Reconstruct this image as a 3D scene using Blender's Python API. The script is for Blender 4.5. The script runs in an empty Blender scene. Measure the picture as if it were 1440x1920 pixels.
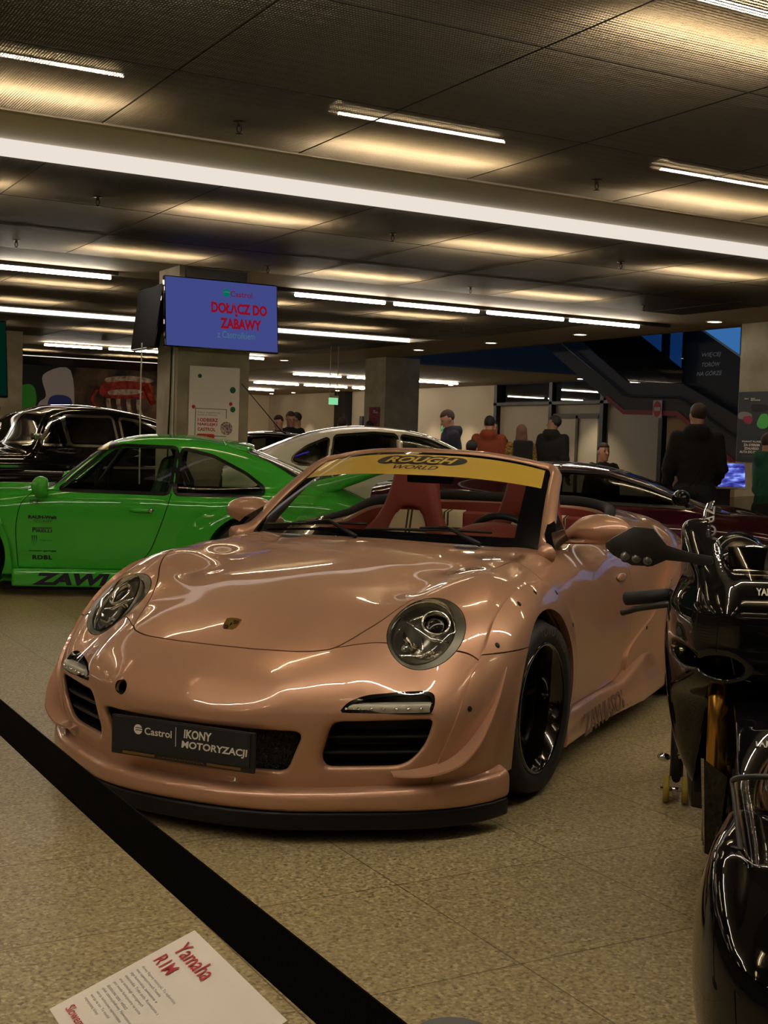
import bpy, bmesh, math, random
import numpy as np
from mathutils import Vector, Matrix
# ---------------------------------------------------------------- camera, world, exposure
SC = bpy.context.scene
COL = SC.collection
cam_d = bpy.data.cameras.new('camera'); CAM = bpy.data.objects.new('camera', cam_d); COL.objects.link(CAM)
SC.camera = CAM
_yaw, _pitch, _roll = 0.51112, 0.05313, 0.03078
def _cam():
    cy, sy = math.cos(_yaw), math.sin(_yaw)
    fw = Vector((sy, cy, 0)); rt = Vector((cy, -sy, 0)); up = Vector((0, 0, 1))
    cp, sp = math.cos(_pitch), math.sin(_pitch); fw, up = fw * cp - up * sp, up * cp + fw * sp
    cr, sr = math.cos(_roll), math.sin(_roll); rt, up = rt * cr + up * sr, up * cr - rt * sr
    M = Matrix((rt, up, -fw)).transposed().to_4x4(); M.translation = Vector((0, 0, 1.2802))
    return M
CAM.matrix_world = _cam()
cam_d.sensor_fit = 'VERTICAL'; cam_d.sensor_height = 24.0; cam_d.lens = 2382.54 / 1920 * 24.0
cam_d.clip_start = 0.05; cam_d.clip_end = 200
W = bpy.data.worlds.new('world'); SC.world = W; W.use_nodes = True
W.node_tree.nodes['Background'].inputs[0].default_value = (.75, .85, 1, 1); W.node_tree.nodes['Background'].inputs[1].default_value = 0.01
vs = SC.view_settings; SC.display_settings.display_device = 'sRGB'
vs.view_transform = 'Standard'; vs.look = 'None'; vs.gamma = 1; vs.use_curve_mapping = False; vs.exposure = 0.86
cyc = SC.cycles
cyc.use_denoising = True; cyc.max_bounces = 8; cyc.diffuse_bounces = 3; cyc.glossy_bounces = 4; cyc.transmission_bounces = 6; cyc.transparent_max_bounces = 12
cyc.caustics_reflective = False; cyc.caustics_refractive = False; cyc.sample_clamp_indirect = 4.0
random.seed(7); RNG = np.random.default_rng(7)
# ---------------------------------------------------------------- materials
MATS = {}
def nmat(name):
    m = bpy.data.materials.new(name); m.use_nodes = True; MATS[name] = m
    return m, m.node_tree, m.node_tree.nodes['Principled BSDF']
def srgb(h):
    h = h.lstrip('#'); c = [int(h[i:i + 2], 16) / 255 for i in (0, 2, 4)]
    return tuple((x / 12.92 if x <= .04045 else ((x + .055) / 1.055) ** 2.4) for x in c) + (1,)
def C4(c): return srgb(c) if isinstance(c, str) else tuple(c) + ((1,) if len(c) == 3 else ())
def mat(name, col, rough=.5, metal=0., coat=0., spec=.5, bump=None, emit=None, estr=1., var=None, trans=0., alpha=1., ior=1.45, coat_rough=.03):
    if name in MATS: return MATS[name]
    m, nt, b = nmat(name)
    b.inputs['Base Color'].default_value = C4(col); b.inputs['Roughness'].default_value = rough; b.inputs['Metallic'].default_value = metal
    b.inputs['Coat Weight'].default_value = coat; b.inputs['Coat Roughness'].default_value = coat_rough
    b.inputs['Specular IOR Level'].default_value = spec; b.inputs['IOR'].default_value = ior
    b.inputs['Transmission Weight'].default_value = trans; b.inputs['Alpha'].default_value = alpha
    if emit is not None:
        b.inputs['Emission Color'].default_value = C4(emit); b.inputs['Emission Strength'].default_value = estr
    L = nt.links
    if bump or var:
        tc = nt.nodes.new('ShaderNodeTexCoord')
    if bump:
        n = nt.nodes.new('ShaderNodeTexNoise'); n.inputs['Scale'].default_value = bump[0]; n.inputs['Detail'].default_value = 4
        L.new(tc.outputs['Object'], n.inputs['Vector'])
        bn = nt.nodes.new('ShaderNodeBump'); bn.inputs['Strength'].default_value = bump[1]; bn.inputs['Distance'].default_value = .01
        L.new(n.outputs[0], bn.inputs['Height']); L.new(bn.outputs[0], b.inputs['Normal'])
    if var:
        n2 = nt.nodes.new('ShaderNodeTexNoise'); n2.inputs['Scale'].default_value = var[0]; n2.inputs['Detail'].default_value = 5
        L.new(tc.outputs['Object'], n2.inputs['Vector'])
        r = nt.nodes.new('ShaderNodeValToRGB'); r.color_ramp.elements[0].color = C4(var[1]); r.color_ramp.elements[1].color = C4(var[2])
        r.color_ramp.elements[0].position = .35; r.color_ramp.elements[1].position = .65
        L.new(n2.outputs[0], r.inputs[0]); L.new(r.outputs[0], b.inputs['Base Color'])
    return m
def paint(name, col, metal=.0, rough=.35, flake=0.):
    if name in MATS: return MATS[name]
    m = mat(name, col, rough, metal, coat=1.0, coat_rough=.012, spec=0.0)
    if flake:
        nt = m.node_tree; b = nt.nodes['Principled BSDF']; tc = nt.nodes.new('ShaderNodeTexCoord'); n = nt.nodes.new('ShaderNodeTexNoise')
        n.inputs['Scale'].default_value = 900; n.inputs['Detail'].default_value = 1
        nt.links.new(tc.outputs['Object'], n.inputs['Vector'])
        bp = nt.nodes.new('ShaderNodeBump'); bp.inputs['Strength'].default_value = flake; bp.inputs['Distance'].default_value = .002
        nt.links.new(n.outputs[0], bp.inputs['Height']); nt.links.new(bp.outputs[0], b.inputs['Normal'])
    return m
def emis(name, col, s):
    if name in MATS: return MATS[name]
    m, nt, b = nmat(name); nt.nodes.remove(b)
    e = nt.nodes.new('ShaderNodeEmission'); e.inputs[0].default_value = C4(col); e.inputs[1].default_value = s
    nt.links.new(e.outputs[0], nt.nodes['Material Output'].inputs[0]); return m
def clear_glass(name, tint=(1, 1, 1), refl=1.0, rough=0.0, dark=1.0):
    if name in MATS: return MATS[name]
    m, nt, b = nmat(name); nt.nodes.remove(b); L = nt.links
    t = nt.nodes.new('ShaderNodeBsdfTransparent'); t.inputs[0].default_value = (tint[0] * dark, tint[1] * dark, tint[2] * dark, 1)
    g = nt.nodes.new('ShaderNodeBsdfGlossy'); g.inputs['Roughness'].default_value = rough
    fr = nt.nodes.new('ShaderNodeFresnel'); fr.inputs[0].default_value = 1.45
    mu = nt.nodes.new('ShaderNodeMath'); mu.operation = 'MULTIPLY'; mu.inputs[1].default_value = refl
    ge = nt.nodes.new('ShaderNodeNewGeometry'); m2 = nt.nodes.new('ShaderNodeMath'); m2.operation = 'SUBTRACT'; m2.inputs[0].default_value = 1; L.new(ge.outputs['Backfacing'], m2.inputs[1])
    m3 = nt.nodes.new('ShaderNodeMath'); m3.operation = 'MULTIPLY'; m3.use_clamp = True
    mx = nt.nodes.new('ShaderNodeMixShader'); L.new(fr.outputs[0], mu.inputs[0]); L.new(mu.outputs[0], m3.inputs[0]); L.new(m2.outputs[0], m3.inputs[1]); L.new(m3.outputs[0], mx.inputs[0])
    L.new(t.outputs[0], mx.inputs[1]); L.new(g.outputs[0], mx.inputs[2]); L.new(mx.outputs[0], nt.nodes['Material Output'].inputs[0])
    return m
# ---------------------------------------------------------------- objects
def link(o, parent=None):
    COL.objects.link(o)
    if parent is not None: o.parent = parent
    return o
def tag(o, label=None, cat=None, group=None, kind=None):
    if label: o['label'] = label
    if cat: o['category'] = cat
    if group: o['group'] = group
    if kind: o['kind'] = kind
    return o
def empty(name, loc=(0, 0, 0), rz=0.0, label=None, cat=None, group=None):
    o = bpy.data.objects.new(name, None); link(o); o.location = loc; o.rotation_euler = (0, 0, rz); o.empty_display_size = .2
    return tag(o, label, cat, group)
def mobj(name, v, f, m, parent=None, smooth=True):
    me = bpy.data.meshes.new(name)
    v = np.asarray(v, np.float32); f = np.asarray(f) if not isinstance(f, list) else f
    if isinstance(f, np.ndarray) and f.ndim == 2:
        k = f.shape[1]; me.vertices.add(len(v)); me.vertices.foreach_set('co', v.ravel())
        me.loops.add(f.size); me.loops.foreach_set('vertex_index', f.astype(np.int32).ravel())
        me.polygons.add(len(f)); me.polygons.foreach_set('loop_start', np.arange(0, f.size, k, dtype=np.int32))
        me.update(calc_edges=True)
    else:
        me.from_pydata([tuple(map(float, p)) for p in v], [], [list(map(int, q)) for q in f])
    me.validate()
    if smooth: me.polygons.foreach_set('use_smooth', np.ones(len(me.polygons), bool))
    if m is not None: me.materials.append(m)
    return link(bpy.data.objects.new(name, me), parent)
class MB:
    """collects primitive shapes into one mesh"""
    def __init__(s): s.v = []; s.f = []; s.sm = []
    def add(s, v, f, sm=False, M=None):
        o = len(s.v)
        for p in v: s.v.append(tuple(M @ Vector(p)) if M is not None else tuple(p))
        for q in f: s.f.append([o + int(i) for i in q]); s.sm.append(sm)
        return s
    def box(s, lo, hi, M=None, bev=0.0):
        x0, y0, z0 = lo; x1, y1, z1 = hi
        if bev <= 0:
            v = [(x, y, z) for x in (x0, x1) for y in (y0, y1) for z in (z0, z1)]
            return s.add(v, [(0, 1, 3, 2), (4, 6, 7, 5), (0, 4, 5, 1), (2, 3, 7, 6), (0, 2, 6, 4), (1, 5, 7, 3)], False, M)
        bm = bmesh.new(); bmesh.ops.create_cube(bm, size=1)
        for w in bm.verts: w.co = Vector(((x0 + x1) / 2 + w.co.x * (x1 - x0), (y0 + y1) / 2 + w.co.y * (y1 - y0), (z0 + z1) / 2 + w.co.z * (z1 - z0)))
        bmesh.ops.bevel(bm, geom=bm.edges[:], offset=bev, segments=2, affect='EDGES', profile=.7)
        bm.verts.index_update(); s.add([w.co for w in bm.verts], [[w.index for w in q.verts] for q in bm.faces], False, M); bm.free(); return s
    def tube(s, pts, r, n=10, closed=False, cap=True, M=None, sm=True, flat=1.0, up=None):
        P = [Vector(p) for p in pts]; N = len(P); rr = r if hasattr(r, '__len__') else [r] * N
        v = []; f = []
        prev = None
        for i in range(N):
            t = (P[(i + 1) % N] - P[i - 1]) if closed else (P[min(i + 1, N - 1)] - P[max(i - 1, 0)])
            t = t.normalized() if t.length > 1e-9 else Vector((0, 0, 1))
            if up is not None: a = Vector(up); 
            elif prev is None: a = Vector((0, 0, 1)) if abs(t.z) < .9 else Vector((1, 0, 0))
            else: a = prev
            a = (a - t * a.dot(t)); a = a.normalized() if a.length > 1e-6 else t.orthogonal().normalized()
            prev = a; b = t.cross(a)
            for k in range(n):
                w = 2 * math.pi * k / n
                v.append(P[i] + a * (math.cos(w) * rr[i] * flat) + b * (math.sin(w) * rr[i]))
        for i in range(N if closed else N - 1):
            for k in range(n):
                a0 = i * n + k; a1 = i * n + (k + 1) % n; j = (i + 1) % N
                f.append((a0, a1, j * n + (k + 1) % n, j * n + k))
        if cap and not closed: f.append(list(range(n))[::-1]); f.append([(N - 1) * n + k for k in range(n)])
        return s.add(v, f, sm, M)
    def lathe(s, prof, n=32, M=None, axis='z', sm=True):
        v = []; f = []; k = len(prof)
        for i in range(n):
            w = 2 * math.pi * i / n
            for r, z in prof:
                p = (r * math.cos(w), r * math.sin(w), z)
                if axis == 'x': p = (z, r * math.cos(w), r * math.sin(w))
                if axis == 'y': p = (r * math.sin(w), z, r * math.cos(w))
                v.append(p)
        for i in range(n):
            for j in range(k - 1):
                f.append((i * k + j, ((i + 1) % n) * k + j, ((i + 1) % n) * k + j + 1, i * k + j + 1))
        return s.add(v, f, sm, M)
    def prism(s, poly, d, M=None, sm=False):       # polygon in xy pulled to z = d
        n = len(poly); v = [(p[0], p[1], 0) for p in poly] + [(p[0], p[1], d) for p in poly]
        f = [list(range(n))[::-1], [n + i for i in range(n)]] + [(i, (i + 1) % n, n + (i + 1) % n, n + i) for i in range(n)]
        return s.add(v, f, sm, M)
    def ball(s, c, r, M=None, nu=12, nv=8):
        rr = r if hasattr(r, '__len__') else (r, r, r); v = []; f = []
        for j in range(nv + 1):
            b = math.pi * j / nv - math.pi / 2
            for i in range(nu):
                a = 2 * math.pi * i / nu; v.append((c[0] + rr[0] * math.cos(a) * math.cos(b), c[1] + rr[1] * math.sin(a) * math.cos(b), c[2] + rr[2] * math.sin(b)))
        for j in range(nv):
            for i in range(nu): f.append((j * nu + i, j * nu + (i + 1) % nu, (j + 1) * nu + (i + 1) % nu, (j + 1) * nu + i))
        return s.add(v, f, True, M)
    def loft(s, rings, closed=True, cap=False, M=None, sm=True):
        n = len(rings[0]); v = [p for r in rings for p in r]; f = []
        for i in range(len(rings) - 1):
            for k in range(n if closed else n - 1):
                f.append((i * n + k, i * n + (k + 1) % n, (i + 1) * n + (k + 1) % n, (i + 1) * n + k))
        if cap: f.append(list(range(n))[::-1]); f.append([(len(rings) - 1) * n + k for k in range(n)])
        return s.add(v, f, sm, M)
    def build(s, name, m, parent=None):
        me = bpy.data.meshes.new(name); me.from_pydata(s.v, [], s.f); me.validate()
        if len(me.polygons) == len(s.sm): me.polygons.foreach_set('use_smooth', np.array(s.sm, bool))
        bm = bmesh.new(); bm.from_mesh(me); bmesh.ops.remove_doubles(bm, verts=bm.verts, dist=1e-6); bmesh.ops.recalc_face_normals(bm, faces=bm.faces); bm.to_mesh(me); bm.free()
        if m is not None: me.materials.append(m)
        return link(bpy.data.objects.new(name, me), parent)
def sharpen(o, ang=35):
    me = o.data; bm = bmesh.new(); bm.from_mesh(me)
    for e in bm.edges:
        if len(e.link_faces) == 2 and e.calc_face_angle(0) > math.radians(ang): e.smooth = False
    for f in bm.faces: f.smooth = True
    bm.to_mesh(me); bm.free(); return o
def subsurf(o, lv=2):
    md = o.modifiers.new('subdivision', 'SUBSURF'); md.levels = lv; md.render_levels = lv; return o
_dg = None
def text_mesh(txt, size=1.0, align='LEFT', bold=0.0, shear=0.0, spacing=1.0, extrude=0.0, linesp=1.0):
    cu = bpy.data.curves.new('lettering', 'FONT'); cu.body = txt; cu.size = size; cu.align_x = align; cu.offset = bold; cu.shear = shear
    cu.space_character = spacing; cu.extrude = extrude; cu.space_line = linesp; cu.resolution_u = 3
    o = bpy.data.objects.new('lettering', cu); COL.objects.link(o)
    dg = bpy.context.evaluated_depsgraph_get(); me = bpy.data.meshes.new_from_object(o.evaluated_get(dg))
    bpy.data.objects.remove(o); bpy.data.curves.remove(cu)
    v = np.array([w.co[:] for w in me.vertices]).reshape(-1, 3); f = [list(p.vertices) for p in me.polygons]; bpy.data.meshes.remove(me)
    return v, f
def text(name, txt, M, m, parent=None, fit=None, **k):   # lettering in its own xy plane, placed by matrix M; fit = (width, height) of the whole block
    v, f = text_mesh(txt, **k)
    if fit:
        lo = v.min(0); hi = v.max(0)
        c = (lo + hi) / 2; v = v - [c[0], c[1], 0]
        sx = fit[0] / (hi[0] - lo[0]); sy = (fit[1] / (hi[1] - lo[1])) if fit[1] else sx
        v = v * [sx, sy, 1]
    v = np.array([tuple(M @ Vector(p)) for p in v])
    return mobj(name, v, f, m, parent, smooth=False)
def frame(o, x, y, z=None):        # matrix from origin and two axes
    x = Vector(x).normalized(); y = Vector(y); y = (y - x * y.dot(x)).normalized(); z = x.cross(y)
    M = Matrix((x, y, z)).transposed().to_4x4(); M.translation = Vector(o); return M
def TR(loc=(0, 0, 0), rx=0, ry=0, rz=0): return Matrix.Translation(loc) @ Matrix.Rotation(rz, 4, 'Z') @ Matrix.Rotation(ry, 4, 'Y') @ Matrix.Rotation(rx, 4, 'X')
def circ(r, n=24, a0=0, a1=2 * math.pi, cx=0, cy=0, ry=None):
    full = abs(a1 - a0 - 2 * math.pi) < 1e-6
    return [(cx + r * math.cos(a0 + (a1 - a0) * i / (n if full else n - 1)), cy + (ry or r) * math.sin(a0 + (a1 - a0) * i / (n if full else n - 1))) for i in range(n)]
def drape(poly, F, axis, start, inward):   # drop outline points onto an implicit surface along an axis (for trim that follows bodywork)
    P = np.array(poly, float)
    return P
def area(name, loc, rot, sx, sy, power, col=(1, 1, 1)):
    l = bpy.data.lights.new(name, 'AREA'); l.shape = 'RECTANGLE'; l.size = sx; l.size_y = sy; l.energy = power; l.color = col
    o = bpy.data.objects.new(name, l); link(o); o.location = loc; o.rotation_euler = rot; return o
# ---------------------------------------------------------------- implicit surface toolkit (numpy only)
import numpy as np, math
def tps(points, mirror=False, lam=1e-6):
    P = np.array(points, float)
    if mirror:
        Q = P[np.abs(P[:, 0]) > 1e-6].copy(); Q[:, 0] *= -1; P = np.vstack([P, Q])
    A = P[:, :2]; n = len(A)
    d2 = ((A[:, None] - A[None]) ** 2).sum(-1)
    K = 0.5 * d2 * np.log(d2 + 1e-12) + lam * np.eye(n)
    M = np.zeros((n + 3, n + 3)); M[:n, :n] = K; M[:n, n] = 1; M[:n, n + 1:] = A; M[n:, :n] = M[:n, n:].T
    w = np.linalg.solve(M, np.concatenate([P[:, 2], np.zeros(3)]))
    def ev(a, b):
        s = np.broadcast(a, b).shape
        a = np.broadcast_to(a, s).ravel(); b = np.broadcast_to(b, s).ravel()
        out = w[n] + w[n + 1] * a + w[n + 2] * b
        for i in range(n):
            r2 = (a - A[i, 0]) ** 2 + (b - A[i, 1]) ** 2
            out = out + w[i] * 0.5 * r2 * np.log(r2 + 1e-12)
        return out.reshape(s)
    return ev
class Field2:                      # a smooth height table, sampled once and read back bilinearly
    def __init__(s, fn, a0, a1, b0, b1, h=0.01):
        s.a0, s.b0, s.h = a0, b0, h
        s.a = np.arange(a0, a1 + h, h); s.b = np.arange(b0, b1 + h, h)
        s.g = fn(s.a[:, None], s.b[None, :])
    def __call__(s, a, b):
        a = np.asarray(a, float); b = np.asarray(b, float); x = np.clip((a - s.a0) / s.h, 0, len(s.a) - 1.001); y = np.clip((b - s.b0) / s.h, 0, len(s.b) - 1.001)
        i = x.astype(int); j = y.astype(int); x = x - i; y = y - j
        g = s.g
        return (g[i, j] * (1 - x) + g[i + 1, j] * x) * (1 - y) + (g[i, j + 1] * (1 - x) + g[i + 1, j + 1] * x) * y
def spl(pts, x):                   # monotone-ish cubic through (x, y) knots
    p = np.array(pts, float); X, Y = p[:, 0], p[:, 1]
    d = np.diff(Y) / np.diff(X); m = np.concatenate([[d[0]], (d[1:] * np.diff(X)[:-1] + d[:-1] * np.diff(X)[1:]) / (X[2:] - X[:-2]), [d[-1]]])
    x = np.clip(x, X[0], X[-1]); i = np.clip(np.searchsorted(X, x) - 1, 0, len(X) - 2)
    hh = X[i + 1] - X[i]; t = (x - X[i]) / hh
    return (Y[i] * (1 + 2 * t) * (1 - t) ** 2 + m[i] * hh * t * (1 - t) ** 2 + Y[i + 1] * t * t * (3 - 2 * t) + m[i + 1] * hh * t * t * (t - 1))
def smax(a, b, k):
    h = np.maximum(k - np.abs(a - b), 0) / k
    return np.maximum(a, b) + h * h * k * 0.25
def smin(a, b, k): return -smax(-a, -b, k)
def crom(pts, n=8, closed=False):  # Catmull-Rom through points of any dimension
    P = np.array(pts, float); N = len(P); out = []
    for i in range(N if closed else N - 1):
        if closed: p0, p1, p2, p3 = P[(i - 1) % N], P[i], P[(i + 1) % N], P[(i + 2) % N]
        else: p0, p1, p2, p3 = P[max(i - 1, 0)], P[i], P[i + 1], P[min(i + 2, N - 1)]
        for k in range(n):
            t = k / n
            out.append(0.5 * (2 * p1 + (p2 - p0) * t + (2 * p0 - 5 * p1 + 4 * p2 - p3) * t * t + (3 * p1 - p0 - 3 * p2 + p3) * t ** 3))
    if not closed: out.append(P[-1])
    return np.array(out)
def rpoly(pts, r=0.03, n=5):       # polygon with rounded corners
    P = np.array(pts, float); N = len(P); out = []
    rr = r if hasattr(r, '__len__') else [r] * N
    for i in range(N):
        a, b, c = P[i - 1], P[i], P[(i + 1) % N]
        la = np.linalg.norm(a - b); lc = np.linalg.norm(c - b)
        q = min(rr[i], la * .48, lc * .48); A = b + (a - b) / la * q; C = b + (c - b) / lc * q
        for k in range(n + 1):
            t = k / n; out.append((1 - t) ** 2 * A + 2 * t * (1 - t) * b + t * t * C)
    return np.array(out)
def sdpoly(poly, x, y):            # signed distance to a closed polygon, negative inside
    s = np.broadcast(x, y).shape; x = np.broadcast_to(x, s); y = np.broadcast_to(y, s)
    d = np.full(s, 1e9); ins = np.zeros(s, bool)
    P = np.asarray(poly, float); N = len(P)
    for i in range(N):
        ax, ay = P[i]; bx, by = P[(i + 1) % N]
        ex, ey = bx - ax, by - ay; L = ex * ex + ey * ey
        if L < 1e-14: continue
        t = np.clip(((x - ax) * ex + (y - ay) * ey) / L, 0, 1)
        d = np.minimum(d, (x - ax - t * ex) ** 2 + (y - ay - t * ey) ** 2)
        c = (ay > y) != (by > y)
        if ey != 0: ins ^= c & (x < ex * (y - ay) / ey + ax)
    d = np.sqrt(d)
    return np.where(ins, -d, d)
def grad(F, p, e=2e-3):
    g = np.empty_like(p)
    for k in range(3):
        q = p.copy(); q[:, k] += e; r = p.copy(); r[:, k] -= e
        g[:, k] = (F(q[:, 0], q[:, 1], q[:, 2]) - F(r[:, 0], r[:, 1], r[:, 2])) / (2 * e)
    return g
def isomesh(F, lo, hi, h, sym=True, it=3, fine=None):   # surface nets, vertices then pulled onto F = 0; fine = (v_split, h_fine) for a denser front
    lo = np.array(lo, float); hi = np.array(hi, float)
    ax = [np.arange(lo[k], hi[k] + h, h) for k in range(3)]
    if fine: ax[1] = np.concatenate([np.arange(lo[1], fine[0], fine[1]), np.arange(fine[0], hi[1] + h, h)])
    if sym: n = int(math.ceil(hi[0] / h)); ax[0] = (np.arange(-n, n + 1)) * h
    V = np.empty([len(a) for a in ax])
    xs = ax[0][n:] if sym else ax[0]
    B = 24
    for s in range(0, len(xs), B):
        blk = F(*np.broadcast_arrays(xs[s:s + B, None, None], ax[1][None, :, None], ax[2][None, None, :]))
        if sym: V[n + s:n + s + B] = blk
        else: V[s:s + B] = blk
    if sym: V[:n] = V[:n:-1]
    I = V < 0
    c = np.zeros([d - 1 for d in V.shape], np.int8)
    for a in (0, 1):
        for b in (0, 1):
            for d in (0, 1): c += I[a:V.shape[0] - 1 + a, b:V.shape[1] - 1 + b, d:V.shape[2] - 1 + d]
    act = (c > 0) & (c < 8)
    idx = np.full(act.shape, -1, np.int64); ijk = np.argwhere(act); idx[act] = np.arange(len(ijk))
    acc = np.zeros((len(ijk), 3)); cnt = np.zeros(len(ijk))
    for k in range(3):
        o = [q for q in range(3) if q != k]
        for s1 in (0, 1):
            for s2 in (0, 1):
                A = ijk.copy(); A[:, o[0]] += s1; A[:, o[1]] += s2; Bq = A.copy(); Bq[:, k] += 1
                va = V[tuple(A.T)]; vb = V[tuple(Bq.T)]; m = (va < 0) != (vb < 0)
                t = np.where(m, va / np.where(m, va - vb, 1), 0)
                P = A.astype(float); P[:, k] += t
                acc[m] += P[m]; cnt[m] += 1
    P = acc / cnt[:, None]
    v = np.stack([np.interp(P[:, k], np.arange(len(ax[k])), ax[k]) for k in range(3)], -1)
    quads = []
    for k in range(3):
        o = [(k + 1) % 3, (k + 2) % 3]
        sl0 = [slice(None)] * 3; sl1 = [slice(None)] * 3
        sl0[k] = slice(0, -1); sl1[k] = slice(1, None)
        X = I[tuple(sl0)] != I[tuple(sl1)]
        e = np.argwhere(X)
        ok = np.ones(len(e), bool)
        for q in o: ok &= (e[:, q] > 0) & (e[:, q] < V.shape[q] - 1)
        e = e[ok]
        if not len(e): continue
        fl = I[tuple(e.T)]
        cs = []
        for d1, d2 in ((-1, -1), (0, -1), (0, 0), (-1, 0)):
            c2 = e.copy(); c2[:, o[0]] += d1; c2[:, o[1]] += d2; cs.append(idx[tuple(c2.T)])
        q = np.stack(cs, -1); q[~fl] = q[~fl][:, ::-1]
        quads.append(q)
    quads = np.vstack(quads)
    quads = quads[(quads >= 0).all(1)]
    for _ in range(it):
        f = F(v[:, 0], v[:, 1], v[:, 2]); g = grad(F, v)
        st = -(f / np.maximum((g ** 2).sum(1), .05))[:, None] * g
        L = np.linalg.norm(st, axis=1, keepdims=True); st *= np.minimum(1, .6 * h / np.maximum(L, 1e-9))
        v = v + st
    tris = np.vstack([quads[:, [0, 1, 2]], quads[:, [0, 2, 3]]])
    return v, tris
def clip(v, t, g, keep_neg=True):  # keep the side g < 0 of a triangle mesh; g per vertex (array) or function of (x, y, z)
    G = g(v[:, 0], v[:, 1], v[:, 2]) if callable(g) else g
    if not keep_neg: G = -G
    G = np.where(np.abs(G) < 1e-6, 1e-6, G)
    ins = G < 0; k = ins[t].sum(1)
    full = t[k == 3]; out = [full]; nv = [v]; base = len(v)
    m = t[(k == 1) | (k == 2)]
    if len(m):
        for cnt in (1, 2):
            tt = m[ins[m].sum(1) == cnt]
            if not len(tt): continue
            lone = (ins[tt] if cnt == 1 else ~ins[tt]).argmax(1)
            r = np.arange(len(tt)); a = tt[r, lone]; b = tt[r, (lone + 1) % 3]; c = tt[r, (lone + 2) % 3]
            def cut(p, q):
                return np.stack([np.minimum(p, q), np.maximum(p, q)], -1)
            E = np.vstack([cut(a, b), cut(a, c)])
            out.append((cnt, a, b, c, E))
        allE = np.vstack([o[4] for o in out[1:]])
        ue, inv = np.unique(allE, axis=0, return_inverse=True); inv = inv.ravel()
        ga, gb = G[ue[:, 0]], G[ue[:, 1]]; s = (ga / (ga - gb))[:, None]
        nv.append(v[ue[:, 0]] * (1 - s) + v[ue[:, 1]] * s)
        off = 0; fin = [full]
        for cnt, a, b, c, E in out[1:]:
            n = len(a); ab = base + inv[off:off + n]; ac = base + inv[off + n:off + 2 * n]; off += 2 * n
            if cnt == 1: fin.append(np.stack([a, ab, ac], -1))
            else: fin.append(np.stack([ab, b, c], -1)); fin.append(np.stack([ab, c, ac], -1))
        out = fin
    t2 = np.vstack(out); v2 = np.vstack(nv)
    return compact(v2, t2)
def compact(v, t):
    if not len(t): return v[:0], t
    u, inv = np.unique(t, return_inverse=True)
    return v[u], inv.reshape(t.shape)
def vnormals(v, t):
    n = np.zeros_like(v); a, b, c = v[t[:, 0]], v[t[:, 1]], v[t[:, 2]]
    f = np.cross(b - a, c - a)
    for k in range(3): np.add.at(n, t[:, k], f)
    return n / np.maximum(np.linalg.norm(n, axis=1, keepdims=True), 1e-12)
def rim(v, t, depth):              # adds an inward flange along the open edges
    n = vnormals(v, t)
    E = np.vstack([t[:, [0, 1]], t[:, [1, 2]], t[:, [2, 0]]])
    S = np.sort(E, 1); u, idx, c = np.unique(S, axis=0, return_index=True, return_counts=True)
    B = E[idx[c == 1]]
    ids, inv = np.unique(B, return_inverse=True); inv = inv.reshape(B.shape); k = len(ids); o = len(v)
    v2 = np.vstack([v, v[ids], v[ids] - n[ids] * depth])
    a, b = inv[:, 0], inv[:, 1]
    q = np.vstack([np.stack([o + b, o + a, o + k + a], -1), np.stack([o + b, o + k + a, o + k + b], -1)])
    return v2, np.vstack([t, q])
def march(F, o, d, t0, t1, n=400): # first hit along a ray (for measuring)
    ts = np.linspace(t0, t1, n); p = o + ts[:, None] * d; f = F(p[:, 0], p[:, 1], p[:, 2])
    w = np.where((f[:-1] > 0) & (f[1:] <= 0))[0]
    if not len(w): return None
    a, b = ts[w[0]], ts[w[0] + 1]
    for _ in range(30):
        m = (a + b) / 2; q = o + m * d
        if F(q[None, 0], q[None, 1], q[None, 2])[0] > 0: a = m
        else: b = m
    return o + b * d
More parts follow.
